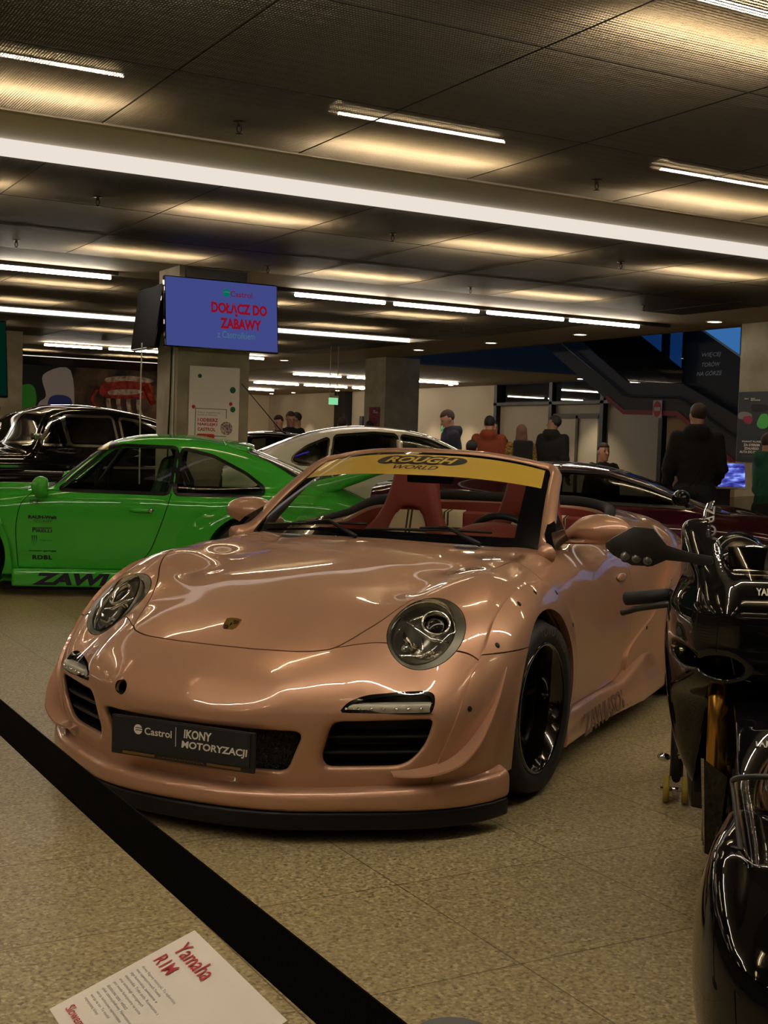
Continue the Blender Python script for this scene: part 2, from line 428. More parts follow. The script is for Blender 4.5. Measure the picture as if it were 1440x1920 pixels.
# ---------------------------------------------------------------- the hall
HC = 3.10
def m_floor():
    m, nt, b = nmat('speckled terrazzo tiles'); L = nt.links; N = nt.nodes.new
    tc = N('ShaderNodeTexCoord'); geo = tc.outputs['Object']
    n1 = N('ShaderNodeTexNoise'); n1.inputs['Scale'].default_value = 75; n1.inputs['Detail'].default_value = 3; L.new(geo, n1.inputs['Vector'])
    r1 = N('ShaderNodeValToRGB'); r1.color_ramp.elements[0].position = .30; r1.color_ramp.elements[0].color = C4('5b5136'); r1.color_ramp.elements[1].position = .68; r1.color_ramp.elements[1].color = C4('bfb084')
    e = r1.color_ramp.elements.new(.48); e.color = C4('9c8d66')
    L.new(n1.outputs[0], r1.inputs[0])
    v = N('ShaderNodeTexVoronoi'); v.inputs['Scale'].default_value = 115; L.new(geo, v.inputs['Vector'])
    hs = N('ShaderNodeSeparateColor'); L.new(v.outputs['Color'], hs.inputs[0])
    r2 = N('ShaderNodeValToRGB'); r2.color_ramp.interpolation = 'CONSTANT'; r2.color_ramp.elements[0].color = C4('494030'); r2.color_ramp.elements[1].position = .14; r2.color_ramp.elements[1].color = C4('958662')
    for p, c in ((.42, 'a89972'), (.66, '837454'), (.82, 'c4b794'), (.93, '766751')):
        e = r2.color_ramp.elements.new(p); e.color = C4(c)
    L.new(hs.outputs[0], r2.inputs[0])
    mx = N('ShaderNodeMix'); mx.data_type = 'RGBA'; mx.inputs[0].default_value = .5; L.new(r1.outputs[0], mx.inputs[6]); L.new(r2.outputs[0], mx.inputs[7])
    br = N('ShaderNodeTexBrick'); br.offset = 0.0; br.inputs['Scale'].default_value = 1; br.inputs['Mortar Size'].default_value = .0025; br.inputs['Brick Width'].default_value = .6145; br.inputs['Row Height'].default_value = .62
    br.inputs['Color1'].default_value = (1, 1, 1, 1); br.inputs['Color2'].default_value = (.9, .9, .9, 1); br.inputs['Mortar'].default_value = (.35, .3, .25, 1)
    mp = N('ShaderNodeMapping'); mp.inputs['Location'].default_value = (0, -.04, 0); L.new(geo, mp.inputs['Vector']); L.new(mp.outputs[0], br.inputs['Vector'])
    m2 = N('ShaderNodeMix'); m2.data_type = 'RGBA'; m2.blend_type = 'MULTIPLY'; m2.inputs[0].default_value = 1; L.new(mx.outputs[2], m2.inputs[6]); L.new(br.outputs[0], m2.inputs[7])
    L.new(m2.outputs[2], b.inputs['Base Color'])
    b.inputs['Roughness'].default_value = .42; b.inputs['Specular IOR Level'].default_value = .35
    return m
mb = MB(); mb.add([(-9.2, -12.2, 0), (23, -12.2, 0), (23, 47.2, 0), (-9.2, 47.2, 0)], [(0, 1, 2, 3)])
tag(mb.build('floor', m_floor()), kind='structure')
# ---------------------------------------------------------------- ceiling, lamps, columns, walls
WARM = (1.0, .80, .54); NEUT = (1.0, .90, .78)
def m_mesh():
    m, nt, b = nmat('expanded metal ceiling'); L = nt.links; N = nt.nodes.new
    tc = N('ShaderNodeTexCoord'); mp = N('ShaderNodeMapping'); L.new(tc.outputs['Object'], mp.inputs['Vector'])
    def saw(o, sc, lo):
        se = N('ShaderNodeSeparateXYZ'); L.new(mp.outputs[0], se.inputs[0])
        a = N('ShaderNodeMath'); a.operation = 'MULTIPLY'; a.inputs[1].default_value = sc; L.new(se.outputs[o], a.inputs[0])
        f = N('ShaderNodeMath'); f.operation = 'PINGPONG'; f.inputs[1].default_value = .5; L.new(a.outputs[0], f.inputs[0])
        g = N('ShaderNodeMath'); g.operation = 'GREATER_THAN'; g.inputs[1].default_value = lo; L.new(f.outputs[0], g.inputs[0]); return g
    g1 = saw(0, 70, .20); g2 = saw(1, 130, .26)
    hole = N('ShaderNodeMath'); hole.operation = 'MULTIPLY'; L.new(g1.outputs[0], hole.inputs[0]); L.new(g2.outputs[0], hole.inputs[1])
    tl = N('ShaderNodeBsdfTranslucent'); tl.inputs[0].default_value = (.20, .175, .13, 1)
    b.inputs['Base Color'].default_value = C4('4a4238'); b.inputs['Roughness'].default_value = .45; b.inputs['Metallic'].default_value = .4
    m1 = N('ShaderNodeMixShader'); m1.inputs[0].default_value = .5; L.new(b.outputs[0], m1.inputs[1]); L.new(tl.outputs[0], m1.inputs[2])
    tr = N('ShaderNodeBsdfTransparent'); m2 = N('ShaderNodeMixShader'); L.new(hole.outputs[0], m2.inputs[0]); L.new(m1.outputs[0], m2.inputs[1]); L.new(tr.outputs[0], m2.inputs[2])
    L.new(m2.outputs[0], nt.nodes['Material Output'].inputs[0]); return m
MESH = m_mesh(); PLAST = mat('beige plaster', '8d7f6b', .8, bump=(30, .05)); SLAB = mat('dark ceiling void', '26221e', .9); SEAM = mat('ceiling joint', '1c1814', .7)
TRIM = mat('aluminium trim', 'b5aa96', .5, .2); TRACK = mat('dark lamp track', '2a2520', .6)
CONC = mat('concrete', '948a74', .8, var=(3, '877d67', 'a0957e'), bump=(40, .15)); CONCD = mat('dark concrete', '4a443a', .8, var=(3, '443e35', '514a3f'))
TUBE = emis('lamp tube', WARM, 75.0); STRIP = emis('light trough diffuser', (1, .90, .80), .46); TUBEV = emis('visible lamp tube', (1, .89, .73), 34.0); DOWN = emis('downlight lens', (1, .92, .80), 9.0)
mb = MB()
def plane(mb, x0, x1, y0, y1, z): mb.add([(x0, y0, z), (x1, y0, z), (x1, y1, z), (x0, y1, z)], [(0, 3, 2, 1)])
ZONES = ((-9, 11.6, -11.9, -3.8), (-9, 11.6, -2.6, 1.5), (-9, 11.6, 3.05, 7.43), (-9, 11.6, 8.63, 12.83), (-9, 11.6, 14.25, 18.76), (-9, 11.6, 19.55, 24.0), (-9, 11.6, 26.2, 29.9), (-9, 11.6, 30.1, 34))
for z in ZONES: plane(mb, *z, HC)
c = mb.build('ceiling', MESH); tag(c, kind='structure')
mb = MB()          # the raised strands of the expanded metal
for x0, x1, y0, y1 in ZONES:
    n = int((y1 - y0) / .025)
    for i in range(n + 1):
        y = y0 + .025 * i; mb.add([(x0, y, HC + .001), (x1, y, HC + .001), (x1, y + .0015, HC + .0076), (x0, y + .0015, HC + .0076)], [(0, 1, 2, 3)])
tag(mb.build('ceiling_strands', mat('ceiling strand metal', '7a7468', .5, .2)), kind='structure')
sm = MB()          # panel joints
for x0, x1, y0, y1 in ZONES:
    if y0 > 20 or y0 < 2: continue
    k = math.ceil((x0 - 2.18) / 1.264)
    while 2.18 + 1.264 * k < x1: sm.box((2.18 + 1.264 * k - .004, y0, HC - .004), (2.18 + 1.264 * k + .004, y1, HC - .001)); k += 1
    ys = (6.11, 4.79, 3.47) if y0 < 4 else ((10.03, 11.43) if y0 < 10 else (15.75, 17.25))
    for y in ys: sm.box((x0, y - .004, HC - .004), (x1, y + .004, HC - .001))
s_ = sm.build('ceiling_joints', SEAM); tag(s_, kind='structure')
mb = MB(); mb.box((-9, -12, HC + .42), (13.2, 34, HC + .5)); tag(mb.build('ceiling_slab', SLAB), kind='structure')
mb = MB()
for y0, y1 in ((1.5, 3.05), (12.83, 14.25), (24.0, 26.2)): mb.box((-9, y0, HC), (11.6, y1, HC + .05))
mb.box((11.6, -12, HC), (13.2, 34, HC + .05)); mb.box((13.15, -12, HC), (13.25, 34, HC + 1.2))
tag(mb.build('ceiling_border', PLAST), kind='structure')
def trough(y0, y1, x0, x1, h, strip, label):
    t = empty('light_trough', ((x0 + x1) / 2, y0, HC), 0, label, 'ceiling light'); 
    X0, X1 = x0 - (x0 + x1) / 2, x1 - (x0 + x1) / 2; D = y1 - y0
    mb = MB(); plane(mb, X0, X1, 0, D, .108); mb.add([(X0, 0, 0), (X1, 0, 0), (X1, 0, .108), (X0, 0, .108)], [(0, 1, 2, 3)]); mb.build('trough_roof', mat('trough lining', 'd8cdb8', .7), t)
    mb = MB(); mb.box((X0, D - .012, -.006), (X1, D + .01, h)); mb.build('diffuser', strip, t)
    mb = MB(); mb.box((X0, -.05, -.012), (X1, .012, .012)); mb.box((X1 - .03, 0, -.01), (X1, D, .14)); mb.build('edge_trim', TRIM, t)
trough(7.43, 8.63, -8.98, 11.58, .105, STRIP, 'long recessed light trough crossing the ceiling right above the rose gold car')
trough(-3.8, -2.6, -8.98, 11.58, .105, STRIP, 'recessed light trough behind the viewer')
trough(18.76, 19.55, -9, 11.4, .12, TUBEV if False else emis('far trough diffuser', (1, .90, .78), 1.6), 'second long light trough further back, ending near the beige ceiling border')
trough(29.9, 30.1, -9, 11.4, .08, emis('farthest trough diffuser', (1, .93, .84), 1.6), 'thin farthest light trough near the engine mural')
ORD = ['first', 'second', 'third', 'fourth', 'fifth', 'sixth', 'seventh', 'eighth', 'ninth', 'tenth', 'eleventh']
def lamp_tube(x0, x1, y, z, m, label, grp, r=.014, refl=True):
    o = empty('ceiling_light', ((x0 + x1) / 2, y, z), 0, label, 'ceiling light', grp)
    w = (x1 - x0) / 2
    mb = MB(); mb.tube([(-w, 0, 0), (w, 0, 0)], r, 8); mb.build('tube', m, o)
    if refl:
        mb = MB(); mb.loft([[(-w - .02, y_, z_), (w + .02, y_, z_)] for y_, z_ in ((-.11, .03), (-.07, .07), (.07, .07), (.11, .03))], closed=False); mb.build('reflector', mat('lamp reflector', 'b8ad98', .4, .3), o)
    return o
rows = [(-7.6, 'last row behind the viewer'), (-5, 'row well behind the viewer'), (-1.6, 'row just behind the viewer'), (.95, 'row over the barrier'), (4.25, 'row nearest the camera'), (6.92, 'row before big light trough'), (9.62, 'row behind big light trough'), (12.22, 'row before beige band'), (15.4, 'row in front of second trough'), (17.7, 'row nearest second trough'), (21.5, 'row behind second trough'), (28, 'row before farthest trough')]
for y, nm in rows:
    k = -4; n = 0
    while True:
        x0 = .955 + 2.528 * k; k += 1
        if x0 > 11: break
        if x0 < -8: continue
        if y > 20 and x0 < -1: continue
        n += 1
        lamp_tube(x0, min(x0 + 1.2, 11.5), y, HC + .15, TUBE, 'warm tube glowing behind ceiling mesh, %s, %s from left' % (nm, ORD[n - 1]), 'tubes behind the ceiling mesh')
def bare_row(spans, y, z, nm, grp, tr=None):
    for i, (a, b) in enumerate(spans):
        lamp_tube(a, b, y, z, TUBEV, '%s, %s from left' % (nm, ORD[i]), grp, .022, False)
    if tr:
        mb = MB(); mb.box((tr[0], y - .03, z + .025), (tr[1], y + .05, z + .075)); o = mb.build('lamp_track', TRACK); tag(o, 'dark track carrying the %s' % nm.split(',')[0], 'track')
        k = tr[0] + .4; h = MB()
        while k < tr[1]: h.tube([(k, y, z + .05), (k, y, HC)], .008, 6); k += 1.27
        h.build('hanger_rods', TRACK, o); 
bare_row(((6.47, 7.69), (7.83, 9.08), (9.22, 10.44), (10.56, 11.75)), 13.86, 3.03, 'bright bare tube in the hanging row right of the blue screen', 'bare tubes right of the screen', (6.0, 12.3))
bare_row(tuple((1.4 * k - 5, 1.4 * k - 3.75) for k in range(9)), 2.66, 3.03, 'bare tube in the hanging row overhead', 'bare tubes overhead', (-5.2, 7.6))
bare_row(((-.9, .35), (.5, 1.72), (3.0, 4.22)), 13.86, 3.03, 'bright bare tube in the hanging row left of the screen column', 'bare tubes left of the screen', (-1.2, 4.3))
bare_row(((6.4, 7.55), (7.7, 8.9), (10.2, 11.1)), 25.3, 3.04, 'far bare tube in the third hanging row', 'far bare tubes')
def downlight(x, y, z, label):
    o = empty('downlight', (x, y, z), 0, label, 'downlight', 'round downlights in the beige border')
    mb = MB(); mb.lathe([(0, -.004), (.095, -.004)], 24); mb.build('lens', DOWN, o); mb = MB(); mb.lathe([(.095, .0), (.097, -.010), (.115, -.010), (.12, 0)], 24); mb.build('ring', mat('white enamel', 'c8bda8', .5), o)
for i, (x, y) in enumerate(((12.46, 10.4), (12.46, 13.12), (12.44, 16.06), (12.40, 18.5), (12.4, 20.96), (12.0, 26.2))):
    downlight(x, y, HC, 'round downlight in the beige ceiling border, %s from the viewer' % ORD[i])
SPK = mat('sprinkler brass', '3a2f22', .4, .7)
def sprinkler(x, y, lab):
    o = empty('sprinkler', (x, y, HC), 0, lab, 'sprinkler', 'ceiling sprinklers')
    MB().lathe([(0, -.004), (.035, -.004), (.038, 0)], 16).build('escutcheon', SPK, o)
    mb = MB(); mb.lathe([(0, -.03), (.012, -.028), (.012, -.004)], 10); mb.tube([(.012, 0, -.025), (.014, 0, -.05), (0, 0, -.07)], .004, 6); mb.tube([(-.012, 0, -.025), (-.014, 0, -.05), (0, 0, -.07)], .004, 6); mb.lathe([(0, -.07), (.022, -.07), (.022, -.073), (0, -.074)], 12); mb.build('head', SPK, o)
RN = {6.88: 'before the big light trough', 9.66: 'behind the big light trough', 12.3: 'by the beige ceiling band', 16.4: 'in front of the second trough', 4.2: 'nearest the camera'}
for y in (4.2, 6.88, 9.66, 12.3, 16.4):
    for i, x in enumerate((.27, 2.83, 5.42, 7.94, 10.5)): sprinkler(x, y, 'small ceiling sprinkler in the row %s, %s from left' % (RN[y], ORD[i]))
# columns
def column(nm, x0, x1, y0, y1, label=None, h=HC, ms=(CONC, CONC)):
    mb = MB(); mb.box((x0, y0, 0), (x1, y1, h)); o = mb.build(nm, ms[0]); tag(o, kind='structure'); return o
column('column', 4.66, 5.48, 12.87, 13.51); column('column', 12.95, 13.77, 23.2, 24.1); column('column', 12.95, 13.77, 12.30, 13.10)
column('column', -3.63, -2.81, 12.87, 13.51); column('column', -3.63, -2.81, 23.2, 24.1); column('column', 4.66, 5.48, 23.2, 24.1)
WALLW = mat('white wall', 'c9bba4', .8); WALLD = mat('dark wall', '3a342c', .8); WALLG = mat('grey beige wall', '6e6353', .8)
def wallbox(nm, lo, hi, m): mb = MB(); mb.box(lo, hi); o = mb.build(nm, m); tag(o, kind='structure'); return o
wallbox('wall_left', (-9.2, -12, 0), (-9, 47, 3.6), WALLG); wallbox('wall_back', (-9, -12.2, 0), (21.5, -12, 7), WALLG)
wallbox('wall_front', (-9, 34, 0), (13.2, 34.2, 3.6), WALLD); wallbox('wall_front_far', (13.2, 47, 0), (21, 47.2, 7), WALLW)
wallbox('wall_right', (20.9, 30.84, 0), (21.1, 47, 3.2), WALLW)
wallbox('partition', (13.2, 34, 0), (13.4, 47, 3.2), WALLW)
wallbox('fascia', (13.25, 24.7, HC), (20.9, 25.0, 7), mat('grey fascia', '5a5a5c', .8))
mb = MB(); plane(mb, 13.25, 20.9, 25.0, 47, HC + .0); tag(mb.build('ceiling_far', mat('far ceiling', '6b6050', .8)), kind='structure')
wallbox('roof', (13.2, -12, 7), (24, 47, 7.2), SLAB)
# far low ceiling lamps
bare_row(((14.2, 15.6), (15.8, 17.2), (17.5, 19.3)), 30.4, 3.05, 'far bare tube beyond the second column', 'far bare tubes beyond the column')
bare_row(((13.8, 15.3), (15.5, 17.0), (17.2, 18.7), (18.9, 20.2)), 36, 3.05, 'distant bare tube over the white wall', 'distant bare tubes')
bare_row(((14.0, 16.0), (16.3, 18.4)), 41, 3.05, 'farthest bare tube at the end of the hall', 'farthest bare tubes')
for i, y in enumerate((26.0, 32.2, 34.2, 37.8, 39.6, 43.2, 45.2)):      # wall washers
    o = empty('wall_washer', (20.2, y, HC), 0, 'ceiling spot washing the far white wall, %s from the glass front' % ORD[i], 'spotlight', 'wall washer spots')
    MB().lathe([(0, -.006), (.06, -.006), (.075, 0)], 16).build('lens', DOWN, o)
    l = bpy.data.lights.new('spot', 'SPOT'); l.energy = 95; l.spot_size = math.radians(95); l.spot_blend = .5; l.color = (1, .85, .62); l.shadow_soft_size = .05
    lo = bpy.data.objects.new('spot', l); link(lo, o); lo.location = (0, 0, -.03); lo.rotation_euler = (0, math.radians(14), 0)
# glass front on the right
MULL = mat('dark steel mullion', '0d0f12', .5)
DGL = clear_glass('tinted glazing', (.8, .86, .92), 1.6, dark=.95)
wallbox('wall_right_panel', (20.95, 10, 0), (21.05, 30.84, 2.5), mat('white infill panel', 'b5a994', .7))
mb = MB()
for y in (30.7, 28.05, 25.85, 23.6, 21.0, 18.4, 15.8, 13.2, 10.6): mb.box((20.80, y - .07, 0), (20.95, y + .07, 7))
mb.box((20.8, 10, 2.50), (20.97, 30.8, 2.58)); mb.box((20.8, 10, 3.15), (20.97, 30.8, 3.25))
tag(mb.build('window_frame', MULL), kind='structure')
mb = MB(); mb.box((20.955, 10, 2.58), (20.975, 30.8, 7)); tag(mb.build('window_1', DGL), kind='structure')
wallbox('wall_right_near', (20.9, -12, 0), (21.1, 10, 7), WALLG)  # unseen wall, added so dusk sky light enters only by the upper glazing
wallbox('wall_outside', (21.3, 10, 0), (21.5, 36, 3.2), WALLD)
mb = MB(); mb.box((20.86, 25.97, .02), (20.94, 27.90, 2.12)); d = mb.build('door_1', mat('white door leaf', 'c2b6a0', .6)); tag(d, kind='structure')
mb = MB()
for y in (25.95, 26.88, 27.88): mb.box((20.82, y - .05, 0), (20.95, y + .05, 2.2))
mb.box((20.82, 25.9, 2.12), (20.95, 27.93, 2.25)); tag(mb.build('door_1_frame', mat('door frame grey', '4d4437', .6)), kind='structure')
# dusk outside the upper glazing
W.node_tree.nodes['Background'].inputs[0].default_value = (.07, .24, .55, 1); W.node_tree.nodes['Background'].inputs[1].default_value = 0.5
# ---------------------------------------------------------------- rose gold cabriolet: body field (u across, v backwards from the front axle, z up)
_T = [(0,-1.06,.36),(0,-1.03,.44),(0,-.99,.505),(0,-.92,.555),(0,-.85,.597),(0,1.2,.90),(0,1.9,1.0),(0,2.2,1.01),(0,2.6,.93),(0,2.9,.83),(0,3.2,.70),(0,3.4,.58),
 (.3,-1.02,.40),(.3,-.97,.49),(.3,-.88,.556),
 (.5,-.93,.40),(.5,-.86,.49),(.5,-.78,.55),(.5,-.66,.618),(.5,-.557,.673),(.5,1.2,.89),(.5,1.9,.985),(.5,2.2,.99),(.5,2.6,.91),(.5,2.9,.82),(.5,3.2,.69),(.5,3.4,.55),
 (.64,-.83,.40),(.63,-.74,.48),(.617,-.648,.556),(.636,-.543,.662),(.655,-.43,.760),(.66,-.3,.798),(.66,-.1,.828),(.67,.15,.846),(.68,.4,.858),(.70,.7,.866),(.72,1.2,.875),(.74,1.8,.935),(.74,2.2,.92),(.74,2.7,.85),(.7,3.0,.76),(.68,3.25,.64),
 (.76,-.72,.42),(.76,-.62,.52),(.765,-.52,.628),(.77,-.41,.712),(.78,-.25,.756),(.79,0,.782),(.79,.3,.797),(.8,.7,.82),(.81,1.2,.845),(.83,1.8,.875),(.84,2.3,.885),(.84,2.7,.82),(.8,3.0,.70),
 (.9,-.55,.45),(.9,-.4,.56),(.91,-.2,.63),(.92,0,.66),(.92,.3,.69),(.9,.7,.73),(.9,1.2,.76),(.93,1.8,.79),(.95,2.3,.79),(.94,2.7,.72),(.88,3.0,.58),
 (1.02,-.3,.42),(1.02,0,.45),(1.02,.7,.53),(1.02,1.4,.59),(1.02,2.3,.60),(1.02,2.9,.5)]
for _v, _z in ((-.75,.646),(-.55,.712),(-.3,.774),(0,.828),(.3,.868),(.6,.895)):
    _T += [(0, _v, _z), (.17, _v, _z - .003 - .004 * (_v < -.5)), (.34, _v, _z - .0095 - .008 * (_v < -.5) - .006 * (_v < -.7))]
    if _v > -.5: _T.append((.5, _v, _z - .021))
_F = []
for _u, _v in ((0,-1.03),(.13,-1.024),(.26,-1.003),(.376,-.963),(.48,-.905),(.6,-.832),(.736,-.735),(.85,-.60),(.93,-.44),(1.0,-.2)):
    for _z, _d in ((.05,.07),(.14,.055),(.22,.04),(.30,.02),(.38,.005),(.43,0.),(.48,.012),(.55,.07),(.65,.2),(.8,.5)):
        _F.append((_u, _z, _v + _d))
_S = []
for _v, _u in ((-1.1,.86),(-.8,.856),(-.5,.86),(-.2,.864),(0,.864),(.3,.858),(.6,.862),(1.0,.872),(1.4,.878),(1.8,.92),(2.1,.95),(2.4,.955),(2.8,.93),(3.1,.87),(3.4,.76)):
    for _z, _d in ((.05,-.06),(.15,-.03),(.3,-.008),(.45,.0),(.6,-.005),(.7,-.02),(.8,-.05),(.88,-.10),(1.0,-.22)):
        _S.append((_v, _z, _u + _d))
pT = Field2(tps(_T, True, 1.5e-3), -1.1, 1.1, -1.15, 3.55); pF = Field2(tps(_F, True, 2e-4), -1.1, 1.1, 0., 1.1); pS = Field2(tps(_S, False, 2e-4), -1.2, 3.6, 0., 1.1)
def pink_outer(u, v, z):
    a = np.abs(u)
    f = smax(z - pT(a, v), (pF(a, z) - v), .07)
    f = smax(f, a - pS(v, z), .09)
    f = smax(f, .10 - z, .03)
    return smax(f, v - (3.33 - .25 * a * a - .25 * np.maximum(0, z - .5)), .12)
PK = empty('car', (2.27715, 4.47376, 0), -0.93242, 'rose gold open-top sports car with gold windscreen banner and red seats', 'car')
ROSE = paint('rose gold metallic paint', (.50, .285, .183), metal=.42, rough=.36, flake=.03)
BLACKP = mat('satin black plastic', (.006, .006, .007), .38, spec=.3); DARK = mat('dark cavity', (.002, .002, .002), .9)
GLOSSK = paint('gloss black', (.004, .004, .005), 0, .15); CHROME = mat('chrome', (.75, .75, .73), .08, 1.0); RUBBER = mat('tyre rubber', (.008, .008, .009), .62)
LENS = clear_glass('lamp lens', (1, 1, 1), .8); GLASS = clear_glass('windscreen glass', (.92, .97, .95), 1.0, dark=.9)
REDL = mat('oxblood leather', (.20, .022, .011), .55, bump=(220, .25)); WHITE = mat('white print', (.75, .72, .66), .5)
# --- outlines, all in car coordinates
HOOD = crom([(0,-.86),(.14,-.856),(.262,-.833),(.345,-.80),(.395,-.762),(.425,-.70),(.46,-.591),(.517,-.445),(.592,-.315),(.648,-.18),(.678,0),(.69,.2),(.688,.36),(.55,.40),(.3,.38),(0,.36)], 6)
HOOD = np.vstack([HOOD, (HOOD * [-1, 1])[::-1][1:-1]])
GR = rpoly([(-.385,.358),(.385,.358),(.325,.222),(-.325,.222)], .03)
INT = rpoly([(.462,.392),(.738,.397),(.715,.312),(.655,.243),(.438,.240),(.425,.27)], [.03,.015,.05,.04,.03,.03])
LED = rpoly([(.486,.424),(.503,.455),(.545,.476),(.70,.484),(.728,.476),(.738,.445),(.734,.417)], [.01,.02,.03,.015,.015,.012,.01])
FLARE = crom([(-.70,.17),(-.695,.28),(-.665,.41),(-.595,.506),(-.504,.587),(-.369,.692),(-.21,.757),(-.025,.785),(.17,.779),(.266,.738),(.344,.668),(.394,.591),(.412,.45),(.40,.25),(.36,.17)], 5)
RFL = crom([(1.36,.17),(1.36,.33),(1.50,.405),(1.72,.49),(1.85,.60),(1.99,.73),(2.2,.80),(2.5,.79),(2.75,.72),(2.92,.6),(2.98,.4),(2.95,.17)], 5)
COCK = rpoly([(-.60,.66),(.60,.66),(.66,.95),(.66,1.75),(.55,2.12),(-.55,2.12),(-.66,1.75),(-.66,.95)], [.1,.1,.3,.3,.28,.28,.3,.3], 8)
DOOR = rpoly([(.15,.93),(.27,.72),(.34,.45),(.36,.235),(1.28,.235),(1.40,.42),(1.44,.58),(1.45,.93)], [.01,.1,.1,.03,.08,.1,.1,.01])
gGR = Field2(lambda a, b: sdpoly(GR, a, b), -1.1, 1.1, 0, 1.1); gIN = Field2(lambda a, b: sdpoly(INT, a, b), -1.1, 1.1, 0, 1.1)
gCK = Field2(lambda a, b: sdpoly(COCK, a, b), -1.1, 1.1, -1.15, 3.55)
HC0 = np.array([.636, -.543, .662]); HD1 = np.array([.10, .735, .67]); HD1 /= np.linalg.norm(HD1); _c = np.array([.236, .172, .055]); HD2 = _c - HD1 * (_c @ HD1); HD2 /= np.linalg.norm(HD2); HN = np.cross(HD2, HD1)
def hl(u, v, z, a=.166, b=.128, dp=0., dq=0.):
    p = (np.abs(u) - HC0[0]) * HD1[0] + (v - HC0[1]) * HD1[1] + (z - HC0[2]) * HD1[2] - dp
    q = (np.abs(u) - HC0[0]) * HD2[0] + (v - HC0[1]) * HD2[1] + (z - HC0[2]) * HD2[2] - dq
    return (np.sqrt((p / a) ** 2 + (q / b) ** 2) - 1) * min(a, b)
def pink_body(u, v, z):
    a = np.abs(u); f = pink_outer(u, v, z); fr = pF(a, z)
    f = smax(f, -np.maximum(gGR(u, z), v - (fr + .075)), .022)
    f = smax(f, -np.maximum(gIN(a, z), v - (fr + .11)), .026)
    for vc, zc, R in ((0, .33, .372), (2.35, .34, .385)):
        f = smax(f, -np.maximum(np.hypot(v - vc, z - zc) - R, .58 - a), .012)
    f = smax(f, -smax(gCK(u, v), .38 - z, .04), .035)
    return f
def dropz(u, v, F=pink_outer, z0=1.2, z1=.2):
    u = np.asarray(u, float); v = np.asarray(v, float); a = np.full(u.shape, z0); b = np.full(u.shape, z1)
    for _ in range(34):
        m = (a + b) / 2; o = F(u, v, m) > 0; a = np.where(o, m, a); b = np.where(o, b, m)
    return np.stack([u, v, b], -1)
def dropv(u, z, F=pink_outer, v0=-1.4, v1=0.):
    u = np.asarray(u, float); z = np.asarray(z, float); a = np.full(u.shape, v0); b = np.full(u.shape, v1)
    for _ in range(34):
        m = (a + b) / 2; o = F(u, m, z) > 0; a = np.where(o, m, a); b = np.where(o, b, m)
    return np.stack([u, b, z], -1)
def dropu(v, z, F=pink_outer, u0=1.3, u1=.2):
    v = np.asarray(v, float); z = np.asarray(z, float); a = np.full(v.shape, u0); b = np.full(v.shape, u1)
    for _ in range(34):
        m = (a + b) / 2; o = F(m, v, z) > 0; a = np.where(o, m, a); b = np.where(o, b, m)
    return np.stack([b, v, z], -1)
BV, BT = isomesh(pink_body, (-1.06, -1.12, .06), (1.06, 3.45, 1.0), .0105, fine=(-.42, .0075))
def seam(u, v, z):   # bumper / wing joint, negative on the bumper side
    a = np.abs(u); return v - spl([(0,-.86),(.262,-.833),(.345,-.80),(.40,-.757),(.53,-.634),(.62,-.60),(.74,-.557),(.81,-.517),(.95,-.44),(1.2,-.40)], a)
gH = lambda u, v, z: np.where(z > .5, sdpoly(HOOD, u, v), .5)
gD = lambda u, v, z: np.where(np.abs(u) > .66, sdpoly(DOOR, v, z), .5)
GAP = .0022
def cut(v, t, *gs):
    for g in gs:
        v, t = clip(v, t, g)
    return v, t
neg = lambda g, e=0.: (lambda u, v, z: e - g(u, v, z))
pos = lambda g, e=0.: (lambda u, v, z: g(u, v, z) + e)
hole = neg(hl, -.002 + .002); 
led = lambda u, v, z: np.where(v < -.4, sdpoly(LED, np.abs(u), z), .5)
rec = lambda u, v, z: np.where((np.minimum(gGR(u, z), gIN(np.abs(u), z)) < .03) & (v < -.3), (pF(np.abs(u), z) + .026) - v, .5)   # negative deep inside the intakes
v0, t0 = cut(BV, BT, lambda u, v, z: .105 - z)
fv, ft = cut(v0, t0, lambda u, v, z: v - .5)
hv, ht = cut(fv, ft, pos(gH, GAP)); mobj('hood', *rim(hv, ht, .012), ROSE, PK)
nv, nt = cut(fv, ft, neg(gH, GAP))
tow = lambda u, v, z: np.where(v < -.8, np.hypot(u + .285, z - .439) - .025, 1.)
bv, bt = cut(nv, nt, pos(seam, GAP), neg(hl), neg(led), neg(rec), neg(tow)); bumper = mobj('bumper', *rim(bv, bt, .012), ROSE, PK)
iv, it_ = cut(nv, nt, seam, rec); mobj('intake_lining', iv, it_, mat('black intake plastic', (.004, .004, .0045), .5), bumper)
wv, wt = cut(nv, nt, neg(seam, GAP), neg(hl), neg(gD, GAP), lambda u, v, z: v - .5)
for s in (-1, 1):
    a = cut(wv, wt, lambda u, v, z: -s * u); mobj('wing', *rim(*a, .012), ROSE, PK)
rv, rt = cut(v0, t0, lambda u, v, z: .5 - v, neg(gD, GAP)); mobj('rear_body', *rim(rv, rt, .012), ROSE, PK)
dv, dt = cut(v0, t0, pos(gD, GAP))
for s in (-1, 1):
    a = cut(dv, dt, lambda u, v, z: -s * u); d = mobj('door', *rim(*a, .012), ROSE, PK)
    DOOR_OBJ = d
# near-black shell added under the panels, standing in for shade in the gaps
sv, st = isomesh(lambda u, v, z: pink_body(u, v, z) + .016, (-1.04, -1.1, .1), (1.04, 3.4, .98), .022)
sv, st = cut(sv, st, neg(hl), neg(led), neg(tow), lambda u, v, z: np.where(v < -.4, .02 - np.minimum(gGR(u, z), gIN(np.abs(u), z)), -1.)); mobj('gap_shade_shell', sv, st, DARK, PK)
